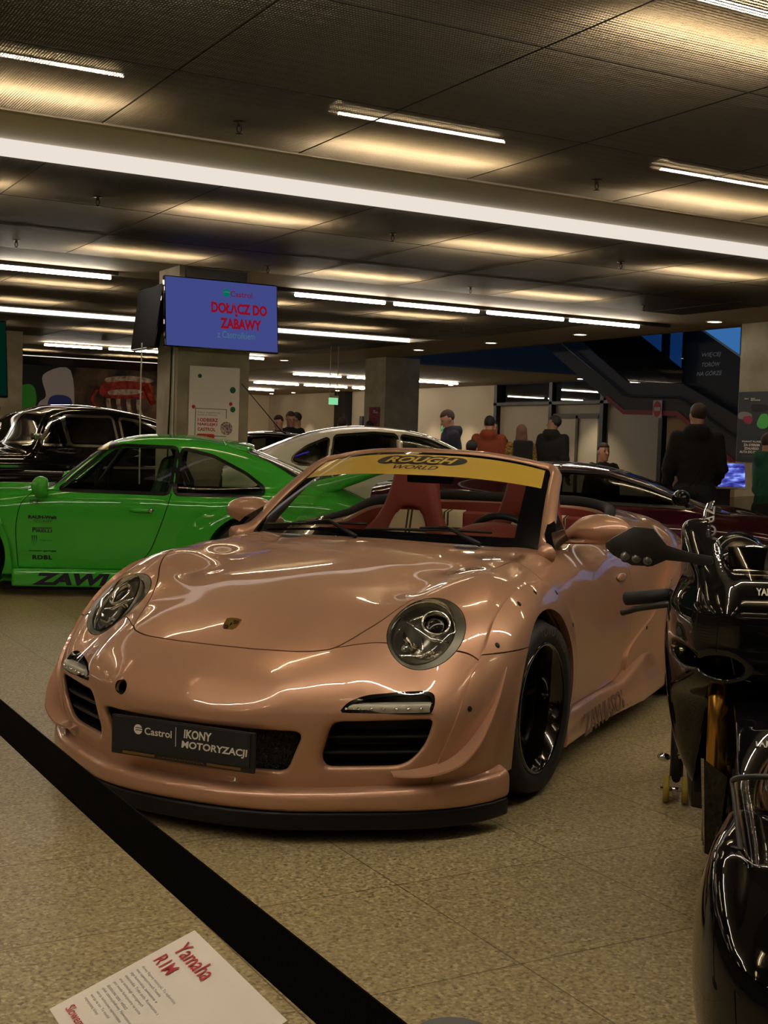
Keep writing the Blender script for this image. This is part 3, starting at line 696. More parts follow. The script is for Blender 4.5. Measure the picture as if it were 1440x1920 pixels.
# --- wheel arch flares
def flare_field(vc, zc, R, off, base=.012):
    def F(u, v, z):
        r = np.hypot(v - vc, z - zc) - R
        t = np.clip(1 - r / .26, 0, 1); return pink_outer(u, v, z) - (base + off * t * t * (3 - 2 * t))
    return F
BOLT = MB().lathe([(0, .0025), (.004, .003), (.0085, .002), (.010, 0), (.010, -.005)], 14).build('bolt', BLACKP); COL.objects.unlink(BOLT)
for vc, zc, R, off, OUT, lo, hi in ((0, .33, .362, .034, FLARE, -.78, .5), (2.35, .34, .375, .05, RFL, 1.25, 3.1)):
    F = flare_field(vc, zc, R, off)
    a0, b0 = isomesh(F, (.5, lo, .1), (1.15, hi, .95), .0105, sym=False)
    a0, b0 = cut(a0, b0, lambda u, v, z: sdpoly(OUT, v, z), lambda u, v, z: R - np.hypot(v - vc, z - zc), lambda u, v, z: .55 - u, lambda u, v, z: .17 - z)
    SP = (lambda u, v, z: np.where(v < vc - .2, .588 - z, z * 0 - 1)) if vc == 0 else None
    for s in (1, -1):
        pcs = [cut(a0, b0, pos(SP, .002)), cut(a0, b0, neg(SP, .002))] if SP else [(a0, b0)]
        for q, (a, b) in enumerate(pcs):
            a, b = rim(a, b, .03)
            o = mobj('arch_flare', a * [s, 1, 1], b if s > 0 else b[:, ::-1], ROSE, PK)
            if q == 0: top = o
        for th in (172, 145, 118, 92, 62, 35):
            w = math.radians(th)
            best = OUT[np.argmin(np.abs(np.angle(np.exp(1j * (np.arctan2(OUT[:, 1] - zc, OUT[:, 0] - vc) - w)))))]
            dd = best - np.array([vc, zc]); best = best - dd / np.linalg.norm(dd) * .03
            p = dropu(best[0], best[1], F); g = grad(F, np.array([p]))[0]; g /= np.linalg.norm(g)
            n = Vector(g * [s, 1, 1]); x = n.orthogonal()
            k = BOLT.copy(); link(k, top); k.matrix_local = frame(Vector(p * [s, 1, 1]), x, n.cross(x))
# --- front lip and splitter
def lip_field(off, zl, zh, k=.016, dz=0.):
    def F(u, v, z):
        a = np.abs(u)
        f = smax((pF(np.minimum(a, 1.04), .19) - off) - v, a - (pS(v, .3) + .045 + off * .4), .08)
        f = smax(f, z - (zh + dz * np.clip((v + .9) / .5, 0, 1) + .25 * np.clip(pF(np.minimum(a, 1.04), .19) + .01 - v, -.1, 0) * -1), k); f = smax(f, zl - z, k)
        return smax(f, v + .44, .01)
    return F
a, b = isomesh(lip_field(.062, .102, .172, .035, .03), (-1.12, -1.2, .08), (1.12, -.38, .24), .009); LIP = mobj('front_lip', a, b, ROSE, PK)
a, b = isomesh(lip_field(.055, .045, .104, .012), (-1.12, -1.2, .03), (1.12, -.38, .13), .009); mobj('splitter', a, b, BLACKP, PK)
# side skirts
def skirt(u, v, z):
    a = np.abs(u); w = .888 + .06 * np.clip((v - .9) / .6, 0, 1)
    f = smax(a - (w - .25 * np.maximum(z - .17, 0)), .80 - a, .01); f = smax(f, z - (.232 + .08 * np.clip((v - 1.2) / .4, 0, 1)), .015); f = smax(f, .10 - z, .02)
    return smax(f, np.abs(v - 1.14) - .79, .015)
a, b = isomesh(skirt, (.7, .3, .06), (1.08, 2.0, .4), .012, sym=False)
for s in (1, -1):
    o = mobj('side_skirt', a * [s, 1, 1], b if s > 0 else b[:, ::-1], ROSE, PK)
    if s > 0: text('lettering', 'ZAWIASOWNIA', frame((.912, 1.0, .165), (0, 1, 0), (-.2, 0, 1)), mat('brown print', (.13, .075, .05), .5), o, fit=(1.0, .085), bold=.02, shear=.3, extrude=.002)
# canards
path = crom([(.635, -.79, .218), (.72, -.742, .226), (.785, -.685, .252), (.83, -.63, .30), (.86, -.57, .37), (.878, -.50, .45), (.887, -.43, .54)], 6)
wid = np.interp(np.linspace(0, 1, len(path)), [0, .15, .4, .6, .85, 1], [.003, .022, .045, .042, .018, .002])
cv_ = []
for p, w in zip(path, wid):
    d = Vector((.72, -.66, -.18 + .5 * (p[2] - .2))).normalized(); e = Vector((-.30, .1, .9)).normalized()
    P0 = Vector(p) - d * .03; P1 = Vector(p) + d * w
    cv_.append([P0 + e * .012, P1 + e * .002, P1 - e * .004, P0 - e * .012])
for s in (1, -1):
    k = MB().loft([[(q[0] * s, q[1], q[2]) for q in r] for r in cv_], cap=True, sm=False); o = k.build('canard', ROSE, PK); sharpen(o, 40)
MB().lathe([(0, -.93), (.024, -.93), (.0245, -.985)], 24, Matrix.Translation((-.285, 0, .439)), 'y').build('tow_socket', DARK, bumper)
# --- grille, slats, tow hole, plate
gz = [(u, z) for u, z in GR]
m, ntr, bb = nmat('honeycomb mesh'); bb.inputs['Base Color'].default_value = (.004, .004, .004, 1); bb.inputs['Roughness'].default_value = .45
tc = ntr.nodes.new('ShaderNodeTexCoord'); vo = ntr.nodes.new('ShaderNodeTexVoronoi'); vo.inputs['Scale'].default_value = 110; vo.feature = 'DISTANCE_TO_EDGE'; ntr.links.new(tc.outputs['Object'], vo.inputs['Vector'])
bp = ntr.nodes.new('ShaderNodeBump'); bp.inputs['Distance'].default_value = .01; bp.invert = True; ntr.links.new(vo.outputs['Distance'], bp.inputs['Height']); ntr.links.new(bp.outputs[0], bb.inputs['Normal'])
us = np.linspace(-.40, .40, 41); g0 = pF(np.abs(us), .29) + .055
mb = MB(); mb.loft([[(u, g, .215) for u, g in zip(us, g0)], [(u, g, .365) for u, g in zip(us, g0)]], closed=False); mb.build('grille_mesh', m, bumper)
for s in (1, -1):
    for zz in (.285, .338):
        us = np.linspace(.43, .74, 20); mb = MB()
        mb.loft([[(s * u, pF(u, zz) + d, zz + h) for u in us] for d, h in ((.035, .005), (.03, 0), (.035, -.005), (.085, .008), (.085, .018), (.035, .005))], closed=False)
        mb.build('slat', BLACKP, bumper)
PL = empty('number_plate'); PL.parent = PK
mb = MB(); mb.box((-.272, -1.052, .232), (.272, -1.038, .362), bev=.006); mb.build('holder', mat('plate holder', (.010, .011, .014), .45), PL)
mb = MB(); mb.box((-.258, -1.056, .252), (.258, -1.050, .358)); mb.build('plate', mat('dark navy plate', (.012, .013, .018), .35), PL)
fx = lambda x, z: frame((x, -1.0572, z), (1, 0, 0), (0, 0, 1))
text('lettering', 'IKONY', fx(.066, .331), WHITE, PL, fit=(.105, .029), bold=.03, shear=.08)
text('lettering', 'MOTORYZACJI', fx(.128, .293), WHITE, PL, fit=(.245, .030), bold=.03, shear=.08)
text('lettering', 'Castrol', fx(-.085, .322), WHITE, PL, fit=(.105, .024), bold=.015)
mb = MB(); mb.add([(p[0], 0, p[1]) for p in circ(.0165, 26)], [list(range(26))], M=Matrix.Translation((-.163, -1.0572, .324))); mb.build('logo_disc', WHITE, PL)
mb = MB()
for z0 in (.0035, -.004):
    mb.loft([[(-.163 + x, -1.0578, .324 + z0 + .009 * math.sqrt(max(0, 1 - (x - .004) ** 2 / .0006)) * .5 - .004 + h) for x in np.linspace(-.010, .0165, 9)] for h in (0, .0026)], closed=False, sm=False)
mb.build('logo_swoosh', MATS['dark navy plate'], PL)
mb = MB(); mb.box((-.018, -1.0575, .285), (-.0165, -1.056, .348)); mb.build('divider', WHITE, PL)
AMB = mat('amber strip', (.16, .085, .02), .5)
mb = MB(); mb.box((-.225, -1.0535, .2375), (-.10, -1.051, .246)); mb.box((.10, -1.0535, .2375), (.225, -1.051, .246)); mb.build('strip', AMB, PL)
text('lettering', 'ZAWIASOWNIA', frame((0, -1.0535, .2418), (1, 0, 0), (0, 0, 1)), AMB, PL, fit=(.18, .006), bold=.01)
# tow hole rim is part of the bumper; crest badge on the hood
em = [(-.5, .48), (-.25, .54), (0, .56), (.25, .54), (.5, .48), (.5, .05), (.42, -.25), (.25, -.45), (0, -.62), (-.25, -.45), (-.42, -.25), (-.5, .05)]
ep = dropz(0, -.755); eg = grad(pink_outer, np.array([ep]))[0]; EM = frame(Vector(ep) + Vector(eg).normalized() * .002, (1, 0, 0), (0, .7, .55))
GOLD = mat('badge gold', (.75, .48, .13), .22, .9); BADGE = empty('badge'); BADGE.parent = PK
sc_ = .058
MB().prism([(x * sc_, y * sc_) for x, y in em], .004, EM).build('shield', GOLD, BADGE)
def sub(poly, z, m, nm, k=1.): MB().prism([(x * sc_ * k, y * sc_ * k) for x, y in poly], .0008, EM @ Matrix.Translation((0, 0, z))).build(nm, m, BADGE)
CR = mat('badge red', (.10, .008, .006), .3); BK = mat('badge black', (.01, .01, .01), .3)
for x0, x1, ys, in ((-.40, -.06, (.36, .26, .16)), (.06, .40, (-.02, -.12, -.22))):
    pass
for y0, c in ((.34, BK), (.26, CR), (.18, BK), (.10, CR)):
    sub([(.05, y0), (.40, y0), (.40, y0 - .05), (.05, y0 - .05)], .0042, c, 'stripe')
for y0, c in ((-.06, CR), (-.14, BK), (-.22, CR), (-.30, BK)):
    w = .40 if y0 > -.2 else .30
    sub([(-w, y0), (-.05, y0), (-.05, y0 - .05), (-w + .03, y0 - .05)], .0042, c, 'stripe')
sub([(-.16, .16), (0, .19), (.16, .16), (.16, -.02), (.1, -.14), (0, -.2), (-.1, -.14), (-.16, -.02)], .0046, GOLD, 'inner_shield')
sub([(-.03, -.12), (.03, -.13), (.05, -.02), (.09, .02), (.05, .05), (.03, .12), (-.03, .13), (-.06, .08), (-.02, .05), (-.05, -.02)], .0056, BK, 'horse')
# --- headlights and daytime lamps: lens patches cut from the body surface itself
RING = mat('lamp ring grey', (.09, .085, .06), .3, .6); BOWL = mat('lamp bowl', (.85, .82, .72), .10, 1.); BOWLD = mat('lamp bowl dark', (.42, .40, .34), .28, .9)
hl_in = lambda u, v, z: hl(u, v, z, .139, .105, -.010, -.007)
for s in (1, -1):
    H = empty('headlight'); H.parent = PK
    sel = lambda u, v, z: -s * u
    pv, pt = cut(nv, nt, sel, lambda u, v, z: hl(u, v, z, .1635, .1255), neg(hl_in, 0)); mobj('trim_ring', *rim(pv, pt, .01), RING, H)
    lv, lt = cut(nv, nt, sel, pos(hl_in, .002)); 
    nn = vnormals(lv, lt); dd = np.clip(-hl_in(lv[:, 0], lv[:, 1], lv[:, 2]) / .03, 0, 1); lv2 = lv + nn * (.007 * np.sqrt(dd))[:, None]
    mobj('lens', lv2, lt, LENS, H)
    MX = frame(Vector((s * HC0[0], HC0[1], HC0[2])) , Vector((s * HD2[0], HD2[1], HD2[2])), Vector((s * HD1[0], HD1[1], HD1[2])))
    nz = 1 if s > 0 else -1       # frame z axis points outwards on the left lamp, inwards on the mirrored one
    Q = MX @ Matrix.Diagonal((1, 1, nz, 1)) @ Matrix.Translation((-.007, -.010, 0))
    mb = MB(); n = 48
    prof = [(1.0, -.004), (.97, -.03), (.86, -.065), (.6, -.10), (.01, -.115)]
    mb.loft([[(.105 * k * math.cos(2 * math.pi * i / n), .139 * k * math.sin(2 * math.pi * i / n), z) for i in range(n)] for k, z in prof], M=Q); mb.build('bowl', BOWLD, H)
    mb = MB(); mb.loft([[(.105 * k * math.cos(2 * math.pi * i / n), .139 * k * math.sin(2 * math.pi * i / n), z) for i in range(n)] for k, z in ((.985, .001), (.955, -.004), (.93, -.012), (.90, -.028))], M=Q); mb.build('inner_ring', CHROME, H)
    mb = MB(); mb.lathe([(.047, -.03), (.052, -.022), (.050, -.012), (.044, -.012), (.040, -.03), (.040, -.06)], 40, Q @ Matrix.Translation((.022, .058, 0))); mb.build('projector_ring', BOWL, H)
    mb = MB(); mb.ball((.022, .058, -.045), (.039, .039, .028), M=Q, nu=28, nv=14); mb.build('projector', paint('projector glass', (.012, .010, .008), 0, .05), H)
    # ribbed reflector bowl under the projector
    mb = MB(); R = []
    for i in range(25):
        a = math.pi * (1.02 + .96 * i / 24); R.append([(.012 + .076 * k * math.cos(a), -.012 + .080 * k * math.sin(a), z + (.006 if i % 3 == 0 else 0)) for k, z in ((1, -.026), (.85, -.055), (.55, -.078), (.2, -.088))])
    mb.loft(R, closed=False, M=Q, sm=False); mb.build('reflector', BOWL, H)
    mb = MB(); mb.tube([(-.085, .028, -.03), (-.03, .010, -.022), (.03, -.008, -.022), (.09, .012, -.03)], .006, 8, M=Q); mb.tube([(.0, -.01, -.03), (.03, -.07, -.03)], .004, 8, M=Q); mb.ball((.012, -.048, -.07), (.02, .02, .02), M=Q); mb.ball((-.04, -.055, -.062), (.014, .018, .012), M=Q); mb.build('divider', CHROME, H)
    D = empty('daytime_lamp'); D.parent = PK
    pv, pt = cut(nv, nt, sel, led, lambda u, v, z: -.010 - led(u, v, z)); mobj('rim', *rim(pv, pt, .01), GLOSSK, D)
    pv, pt = cut(nv, nt, sel, pos(led, .010)); mobj('lens', pv, pt, LENS, D)
    us = np.linspace(.478, .742, 24)
    mb = MB(); mb.loft([[(s * u, pF(u, .45) + d, z) for u in us] for d, z in ((.012, .418), (.05, .42), (.085, .462), (.085, .476))], closed=False); mb.build('housing', BLACKP, D)
    mb = MB(); mb.loft([[(s * u, pF(u, .44) + d, z) for u in us[1:-1]] for d, z in ((.014, .422), (.012, .433), (.018, .446), (.024, .449), (.06, .449))], closed=False); mb.build('light_bar', mat('led diffuser', (.42, .40, .33), .3, .2), D)
    for k in range(7):
        u = .505 + .034 * k; MB().ball((s * u, float(pF(u, .44)) + .010, .436), (.007, .007, .005)).build('led', CHROME, D)
# --- windscreen
def ws(t, k):      # t across -1..1, k up 0..1
    a = abs(t)
    B = np.array([.685 * t, .42 + .13 * a ** 2.2, .878 - .014 * a ** 2]); T = np.array([.575 * t, .985 + .062 * a ** 2.4, 1.247 - .062 * a ** 2.6])
    p = B * (1 - k) + T * k; bul = 4 * k * (1 - k) * .018 + .0
    return p + np.array([0, -bul * .55, bul * .83])
def ws_patch(t0, t1, k0f, k1f, off=0., nt=40, nk=14):
    rows = []
    for i in range(nk + 1):
        r = []
        for j in range(nt + 1):
            t = t0 + (t1 - t0) * j / nt; k0 = k0f(t); k1 = k1f(t); k = k0 + (k1 - k0) * i / nk
            r.append(tuple(ws(t, k) + np.array([0, -.55, .83]) * off))
        rows.append(r)
    return rows
mb = MB(); mb.loft(ws_patch(-1, 1, lambda t: 0, lambda t: 1), closed=False); WSG = mb.build('windscreen', GLASS, PK)
YEL = mat('gold vinyl', (.60, .40, .055), .38, .15, coat=.5)
bl = lambda t: .70 - .01 * (1 - t * t)
mb = MB(); mb.loft(ws_patch(-.955, .955, bl, lambda t: .965, .0022), closed=False); ban = mb.build('banner', YEL, WSG)
mb = MB()
for t0, t1, k0, k1 in ((-1.0, -.955, 0, 1), (.955, 1.0, 0, 1)): mb.loft(ws_patch(t0, t1, lambda t: k0, lambda t: k1, .0014), closed=False)
for s in (-1, 1): mb.loft(ws_patch(s * .85, s * .956, lambda t: .0, lambda t: .78, .0012), closed=False)
mb.loft(ws_patch(-1, 1, lambda t: .964, lambda t: 1, .0014), closed=False); mb.loft(ws_patch(-1, 1, lambda t: 0, lambda t: .075 + .03 * t * t, .0014), closed=False)
mb.build('black_border', GLOSSK, WSG)
# banner lettering follows the glass
def on_glass(name, txt, m, t0, k0, w, h, off, **kw):
    v, f = text_mesh(txt, **kw); lo, hi = v.min(0), v.max(0)
    out = []
    for p in v:
        x = (p[0] - (lo[0] + hi[0]) / 2) / (hi[0] - lo[0]) * w; y = (p[1] - (lo[1] + hi[1]) / 2) / (hi[1] - lo[1]) * h
        k = k0 + y / .66; t = t0 + x / (.685 + (.575 - .685) * k)
        out.append(ws(t, k) + np.array([0, -.55, .83]) * off)
    return mobj(name, out, f, m, ban, smooth=False)
INK = mat('black ink', (.006, .006, .006), .45)
mb = MB()
for i, (x, w) in enumerate(((-.122, .052), (-.062, .052), (0, .053), (.062, .053), (.125, .054))):
    rows = []
    for k in (0.001, .5, 1):
        r = []
        for j in range(28):
            a = 2 * math.pi * j / 28; X = x * 1.22 - .01 + w * 1.22 * k * math.cos(a) ; Y = .042 * k * math.sin(a) * (1 if abs(i - 2) < 2 else .92); X += Y * .35
            kk = .885 + Y / .66; r.append(tuple(ws(X / .58, kk) + np.array([0, -.55, .83]) * (.0030 + .00005 * i)))
        rows.append(r)
    mb.loft(rows)
mb.build('lettering_backing', INK, ban)
on_glass('lettering', 'ROUGH', YEL, -.015, .885, .35, .052, .0046, bold=.03, shear=.32)
on_glass('lettering', 'WORLD', INK, -.02, .785, .22, .034, .0036, bold=.02, shear=.3)
# frame: pillars and header in one hoop
hoop = [np.array([-.735, .47, .855])] + [ws(-1.03, k) for k in (.05, .3, .55, .8, .93)] + [ws(t, 1.02) + np.array([0, 0, .0]) for t in np.linspace(-.99, .99, 25)] + [ws(1.03, k) for k in (.93, .8, .55, .3, .05)] + [np.array([.735, .47, .855])]
hoop = crom(hoop, 3)
rad = np.interp(np.abs(hoop[:, 0]), [0, .5, .6, .70, .74], [.019, .021, .029, .036, .04])
mb = MB(); mb.tube([tuple(p + np.array([0, .012, -.004])) for p in hoop], list(rad), 12); mb.build('windscreen_frame', ROSE, PK)
for s in (1, -1):
    mb = MB(); mb.loft([[(s * .735, .50, .87), (s * .72, .75, .90), (s * .655, .80, 1.02), (s * .70, .56, .93)], [(s * .765, .50, .87), (s * .75, .75, .90), (s * .675, .80, 1.02), (s * .73, .56, .93)]], cap=True, sm=False); mb.build('quarter_trim', GLOSSK, PK)
# cowl and wipers
cw = [[(t * .70, .33 + .16 * abs(t) ** 2.2 + d, .862 - .012 * t * t + h) for t in np.linspace(-1, 1, 30)] for d, h in ((0, .004), (.05, .010), (.10, .014), (.12, -.03))]
mb = MB(); mb.loft(cw, closed=False); mb.build('cowl', BLACKP, PK)
for x0, x1 in ((-.10, -.62), (.46, -.06)):
    P0 = Vector((x0, .40, .895)); A = Vector(ws(x0 * .55 + x1 * .45 / .66 * .66, .05)) + Vector((0, -.02, .02)); 
    bl_ = [tuple(ws(t, .055 + .05 * math.sin((t - x1 / .685) * 1.6)) + np.array([0, -.012, .014])) for t in np.linspace(x1 / .685, x0 / .685 + .05, 10)]
    mb = MB(); mb.tube(bl_, .006, 6); wp_ = mb.build('wiper', BLACKP, PK)
    mb = MB(); mb.tube([(x0 + .02, .385, .885), tuple(Vector(bl_[6]) + Vector((0, -.005, .012))), tuple(Vector(bl_[4]) + Vector((0, 0, .006)))], [.011, .008, .005], 6); mb.build('arm', BLACKP, wp_)
# rear-view mirror
mb = MB(); mb.box((-.115, 1.0, 1.105), (.115, 1.035, 1.17), bev=.012); rm = mb.build('rear_view_mirror', BLACKP, PK)
mb = MB(); mb.tube([(0, 1.0, 1.16), (0, .985, 1.215)], .012, 8); mb.build('stalk', BLACKP, rm)
# --- door mirrors
def mir(u, v, z):
    u_ = u - .865; v_ = v - .85; z_ = z - .945
    f = np.sqrt((u_ / .128) ** 2 + (v_ / (.085 + .02 * u_)) ** 2 + (z_ / .064) ** 2) - 1; f = f * .06
    f = smax(f, v_ - .05, .02)
    def cap(p, q, r):
        p = np.array(p); q = np.array(q); d = q - p; t = np.clip(((u - p[0]) * d[0] + (v - p[1]) * d[1] + (z - p[2]) * d[2]) / (d @ d), 0, 1)
        return np.sqrt((u - p[0] - t * d[0]) ** 2 + ((v - p[1] - t * d[1]) * .7) ** 2 + ((z - p[2] - t * d[2]) * 1.5) ** 2) - r
    f = smin(f, cap((.70, .82, .905), (.78, .83, .948), .026), .03)
    return smin(f, cap((.69, .82, .885), (.89, .82, .893), .017), .012)
a, b = isomesh(mir, (.62, .68, .83), (1.04, 1.0, 1.04), .007, sym=False)
for s in (1, -1):
    o = mobj('door_mirror', a * [s, 1, 1], b if s > 0 else b[:, ::-1], ROSE, PK)
    mb = MB(); mb.add([(s * (.865 + .112 * math.cos(w)), .902, .945 + .05 * math.sin(w)) for w in np.linspace(0, 2 * math.pi, 25)[:-1]], [list(range(24))]); mb.build('mirror_glass', mat('mirror', (.8, .8, .8), .02, 1.), o)
# door handles (left and right)
for s in (1, -1):
    p = dropu(1.28, .70); mb = MB(); mb.ball((s * (p[0] + .004), 1.28, .705), (.016, .085, .018), nu=16); mb.build('door_handle', ROSE, PK)
# --- wheels
def wheel_parts(root, R, rim_r, w, matT, matR, spokes=5, dish=.12, M=None, side=1, lugs=True):
    """wheel about local x, outer face towards +x * side"""
    S = Matrix.Diagonal((side, 1, 1, 1)); h = w / 2
    mb = MB(); mb.lathe([(rim_r, -h + .01), (rim_r + .012, -h), (R * .93, -h - .006), (R - .012, -h + .025), (R, -h + .05), (R, h - .05), (R - .012, h - .025), (R * .93, h + .004), (rim_r + .028, h + .004), (rim_r + .008, h - .006), (rim_r, h - .012)], 72, S, 'x'); mb.build('tyre', matT, root)
    mb = MB(); mb.lathe([(rim_r + .006, h - .010), (rim_r + .004, h - .002), (rim_r - .004, h), (rim_r - .010, h - .008), (rim_r - .016, h - .03), (rim_r - .026, h - .055), (rim_r - .03, h - dish), (rim_r - .036, -h + .02), (rim_r, -h + .01)], 72, S, 'x'); mb.build('rim', matR, root)
    sp = MB(); x0 = h - dish
    for k in range(spokes):
        for d in (-1, 1):
            a = 2 * math.pi * k / spokes + .2; q = d * .10
            r0, r1 = .06, rim_r - .028
            c0 = Vector((x0 - .01, r0 * math.cos(a + q * 1.6), r0 * math.sin(a + q * 1.6))); c1 = Vector((x0 + .03, r1 * math.cos(a + q), r1 * math.sin(a + q)))
            t = (c1 - c0).normalized(); sd = t.cross(Vector((1, 0, 0))).normalized()
            ring = lambda c, ww, dd: [c + sd * ww + Vector((0, 0, 0)), c + sd * ww * .6 + Vector((.012, 0, 0)), c - sd * ww * .6 + Vector((.012, 0, 0)), c - sd * ww, c - sd * ww - Vector((dd, 0, 0)), c + sd * ww - Vector((dd, 0, 0))]
            sp.loft([ring(c0, .016, .03), ring((c0 + c1) / 2, .012, .03), ring(c1, .016, .03)], cap=True, M=S, sm=False)
    sp.build('spokes', matR, root)
    mb = MB(); mb.lathe([(0, x0 + .03), (.03, x0 + .03), (.036, x0 + .022), (.038, x0 - .0), (.075, x0 - .01), (.08, x0 - .03), (.01, x0 - .04)], 36, S, 'x'); mb.build('hub', matR, root)
    mb = MB(); mb.lathe([(.0, -h * .2), (.155, -h * .2), (.165, -h * .2 + .01), (.165, -h * .2 + .03), (.05, -h * .2 + .04)], 48, S, 'x'); mb.build('brake_disc', mat('brake disc', (.10, .10, .10), .35, .9), root)
RIMK = paint('smoked black chrome', (.03, .027, .022), .9, .12)
for vc, R, rr, w, uc in ((0, .327, .238, .27, .757), (2.35, .338, .245, .32, .81)):
    for s in (1, -1):
        wr = empty('wheel'); wr.parent = PK; wr.location = (s * uc, vc, R)
        if vc == 0: wr.rotation_euler = (0, 0, math.radians(-3))
        wheel_parts(wr, R, rr, w, RUBBER, RIMK, 5, .15, side=s)
        if vc == 0 and s > 0:
            v, f = text_mesh('TOYO TIRES', bold=.01); lo, hi = v.min(0), v.max(0); out = []
            for p in v:
                x = (p[0] - lo[0]) / (hi[0] - lo[0]); y = (p[1] - lo[1]) / (hi[1] - lo[1]); r_ = .268 + .035 * y; th = math.radians(58 - 62 * x + 45)
                out.append((w / 2 + .0045, -r_ * math.cos(th) * -1, r_ * math.sin(th)))
            mobj('lettering', out, f, mat('tyre lettering', (.10, .085, .07), .6), wr, smooth=False)
# --- cabin
def tartan():
    m, nt, b = nmat('tartan cloth'); L = nt.links; N = nt.nodes.new
    tc = N('ShaderNodeTexCoord'); se = N('ShaderNodeSeparateXYZ'); L.new(tc.outputs['Object'], se.inputs[0])
    def stripe(o, sc, off):
        a = N('ShaderNodeMath'); a.operation = 'MULTIPLY_ADD'; a.inputs[1].default_value = sc; a.inputs[2].default_value = off; L.new(se.outputs[o], a.inputs[0])
        fr = N('ShaderNodeMath'); fr.operation = 'FRACT'; L.new(a.outputs[0], fr.inputs[0])
        r = N('ShaderNodeValToRGB'); r.color_ramp.interpolation = 'CONSTANT'; e = r.color_ramp.elements
        e[0].color = (1, 1, 1, 1); e[1].position = .40; e[1].color = (.04, .05, .035, 1)
        for p, c in ((.48, (1, 1, .95, 1)), (.56, (.04, .05, .035, 1)), (.64, (1, 1, 1, 1))):
            q = e.new(p); q.color = c
        L.new(fr.outputs[0], r.inputs[0]); return r
    r1 = stripe(0, 7.5, .5); r2 = stripe(2, 7.5, .3)
    mx = N('ShaderNodeMix'); mx.data_type = 'RGBA'; mx.blend_type = 'MULTIPLY'; mx.inputs[0].default_value = 1; L.new(r1.outputs[0], mx.inputs[6]); L.new(r2.outputs[0], mx.inputs[7])
    m2 = N('ShaderNodeMix'); m2.data_type = 'RGBA'; m2.blend_type = 'MULTIPLY'; m2.inputs[0].default_value = 1; m2.inputs[6].default_value = C4('cbb793'); L.new(mx.outputs[2], m2.inputs[7]); L.new(m2.outputs[2], b.inputs['Base Color'])
    b.inputs['Roughness'].default_value = .9; return m
TART = tartan()
SEAT = crom([(.0, .80), (.085, .80), (.12, .765), (.135, .66), (.175, .52), (.245, .40), (.265, .25), (.25, .05), (.245, -.02), (0, -.02)], 6); SEAT = np.vstack([SEAT, (SEAT * [-1, 1])[::-1]])
INS = rpoly([(-.115, .02), (.115, .02), (.115, .44), (.06, .56), (-.06, .56), (-.115, .44)], [.02, .02, .08, .06, .06, .08])
def seat_back(x, y, z):        # y backwards, leaning back with height
    yy = y - .28 * z; bol = .075 * np.clip((np.abs(x) - .10) / .14, 0, 1) ** 1.5 * np.clip((.62 - z) / .2, 0, 1)
    f = smax(sdpoly(SEAT, x, z), np.abs(yy + bol * .5) - (.045 + bol * .5), .05)
    return smax(f, -np.maximum(sdpoly(INS, x, z), yy + .022), .02)
sa, sb = isomesh(seat_back, (-.3, -.2, -.06), (.3, .40, .86), .013)
def cushion(x, y, z):
    bol = .05 * np.clip((np.abs(x) - .12) / .12, 0, 1) ** 1.5
    return smax(smax(np.abs(x) - .25, np.abs(y + .22) - .28, .08), np.abs(z - .06 - bol * .5) - .07 - bol * .5, .06)
ca, cb = isomesh(cushion, (-.3, -.56, -.08), (.3, .12, .24), .015)
for nm, u0, v0, z0 in (('passenger', -.345, 1.47, .40), ('driver', .385, 1.18, .40)):
    s = empty('seat'); s.parent = PK; s.location = (u0, v0, z0)
    mobj('backrest', sa, sb, REDL, s); mobj('cushion', ca, cb, REDL, s)
    mb = MB(); mb.loft([[(x, .28 * z - .030, z) for x in (-.112, -.05, 0, .05, .112)] for z in (.03, .15, .25, .36, .45, .545)], closed=False); mb.build('insert', TART, s)
# tub lining, dash, wheel, rear seats, tonneau
liv, lit = cut(BV, BT, lambda u, v, z: gCK(u, v) - .004, lambda u, v, z: z - (pT(np.abs(u), v) - .035), lambda u, v, z: .2 - z)
liv = liv - vnormals(liv, lit) * -.006
mobj('tub_lining', liv, lit, REDL, PK)
def dash(u, v, z):
    f = smax(np.abs(u) - .66, np.abs(v - .82) - .22, .1); f = smax(f, z - (.875 - .25 * (v - .82) ** 2 - .05 * np.maximum(v - .9, 0)), .05); f = smax(f, .55 - z, .02)
    g = np.sqrt(((u - .36) / .235) ** 2 + ((v - .93) / .13) ** 2 + ((z - .83) / .115) ** 2) - 1
    return smin(f, g * .1, .04)
a, b = isomesh(dash, (-.7, .55, .5), (.7, 1.1, .98), .016, sym=False); mobj('dashboard', a, b, REDL, PK)
mb = MB(); Mw = TR((.36, 1.06, .80), math.radians(-68)); mb.tube([(.185 * math.cos(w), .185 * math.sin(w), 0) for w in np.linspace(0, 2 * math.pi, 41)[:-1]], .016, 10, closed=True, M=Mw); sw = mb.build('steering_wheel', mat('black leather', (.008, .007, .006), .5), PK)
mb = MB(); mb.lathe([(0, .02), (.05, .02), (.06, 0), (.05, -.03), (.02, -.12)], 24, Mw)
for w in (0, 2.1, 4.2): mb.tube([(.04 * math.cos(w), .04 * math.sin(w), .0), (.18 * math.cos(w), .18 * math.sin(w), 0)], .012, 8, M=Mw)
mb.build('spokes', MATS['black leather'], sw)
mb = MB(); mb.box((-.60, 1.92, .40), (.60, 2.08, .93), bev=.05); rs = mb.build('rear_bench', REDL, PK); sharpen(rs, 60)
for u in (-.27, .30):
    mb = MB(); mb.loft([[(u + x, 1.912 - (.008 if abs(x) < .1 else 0), z) for x in (-.10, -.06, 0, .06, .10)] for z in (.55, .70, .85, .925)] + [[(u + x, 1.97, .938) for x in (-.10, -.06, 0, .06, .10)]], closed=False); mb.build('insert', TART, rs)
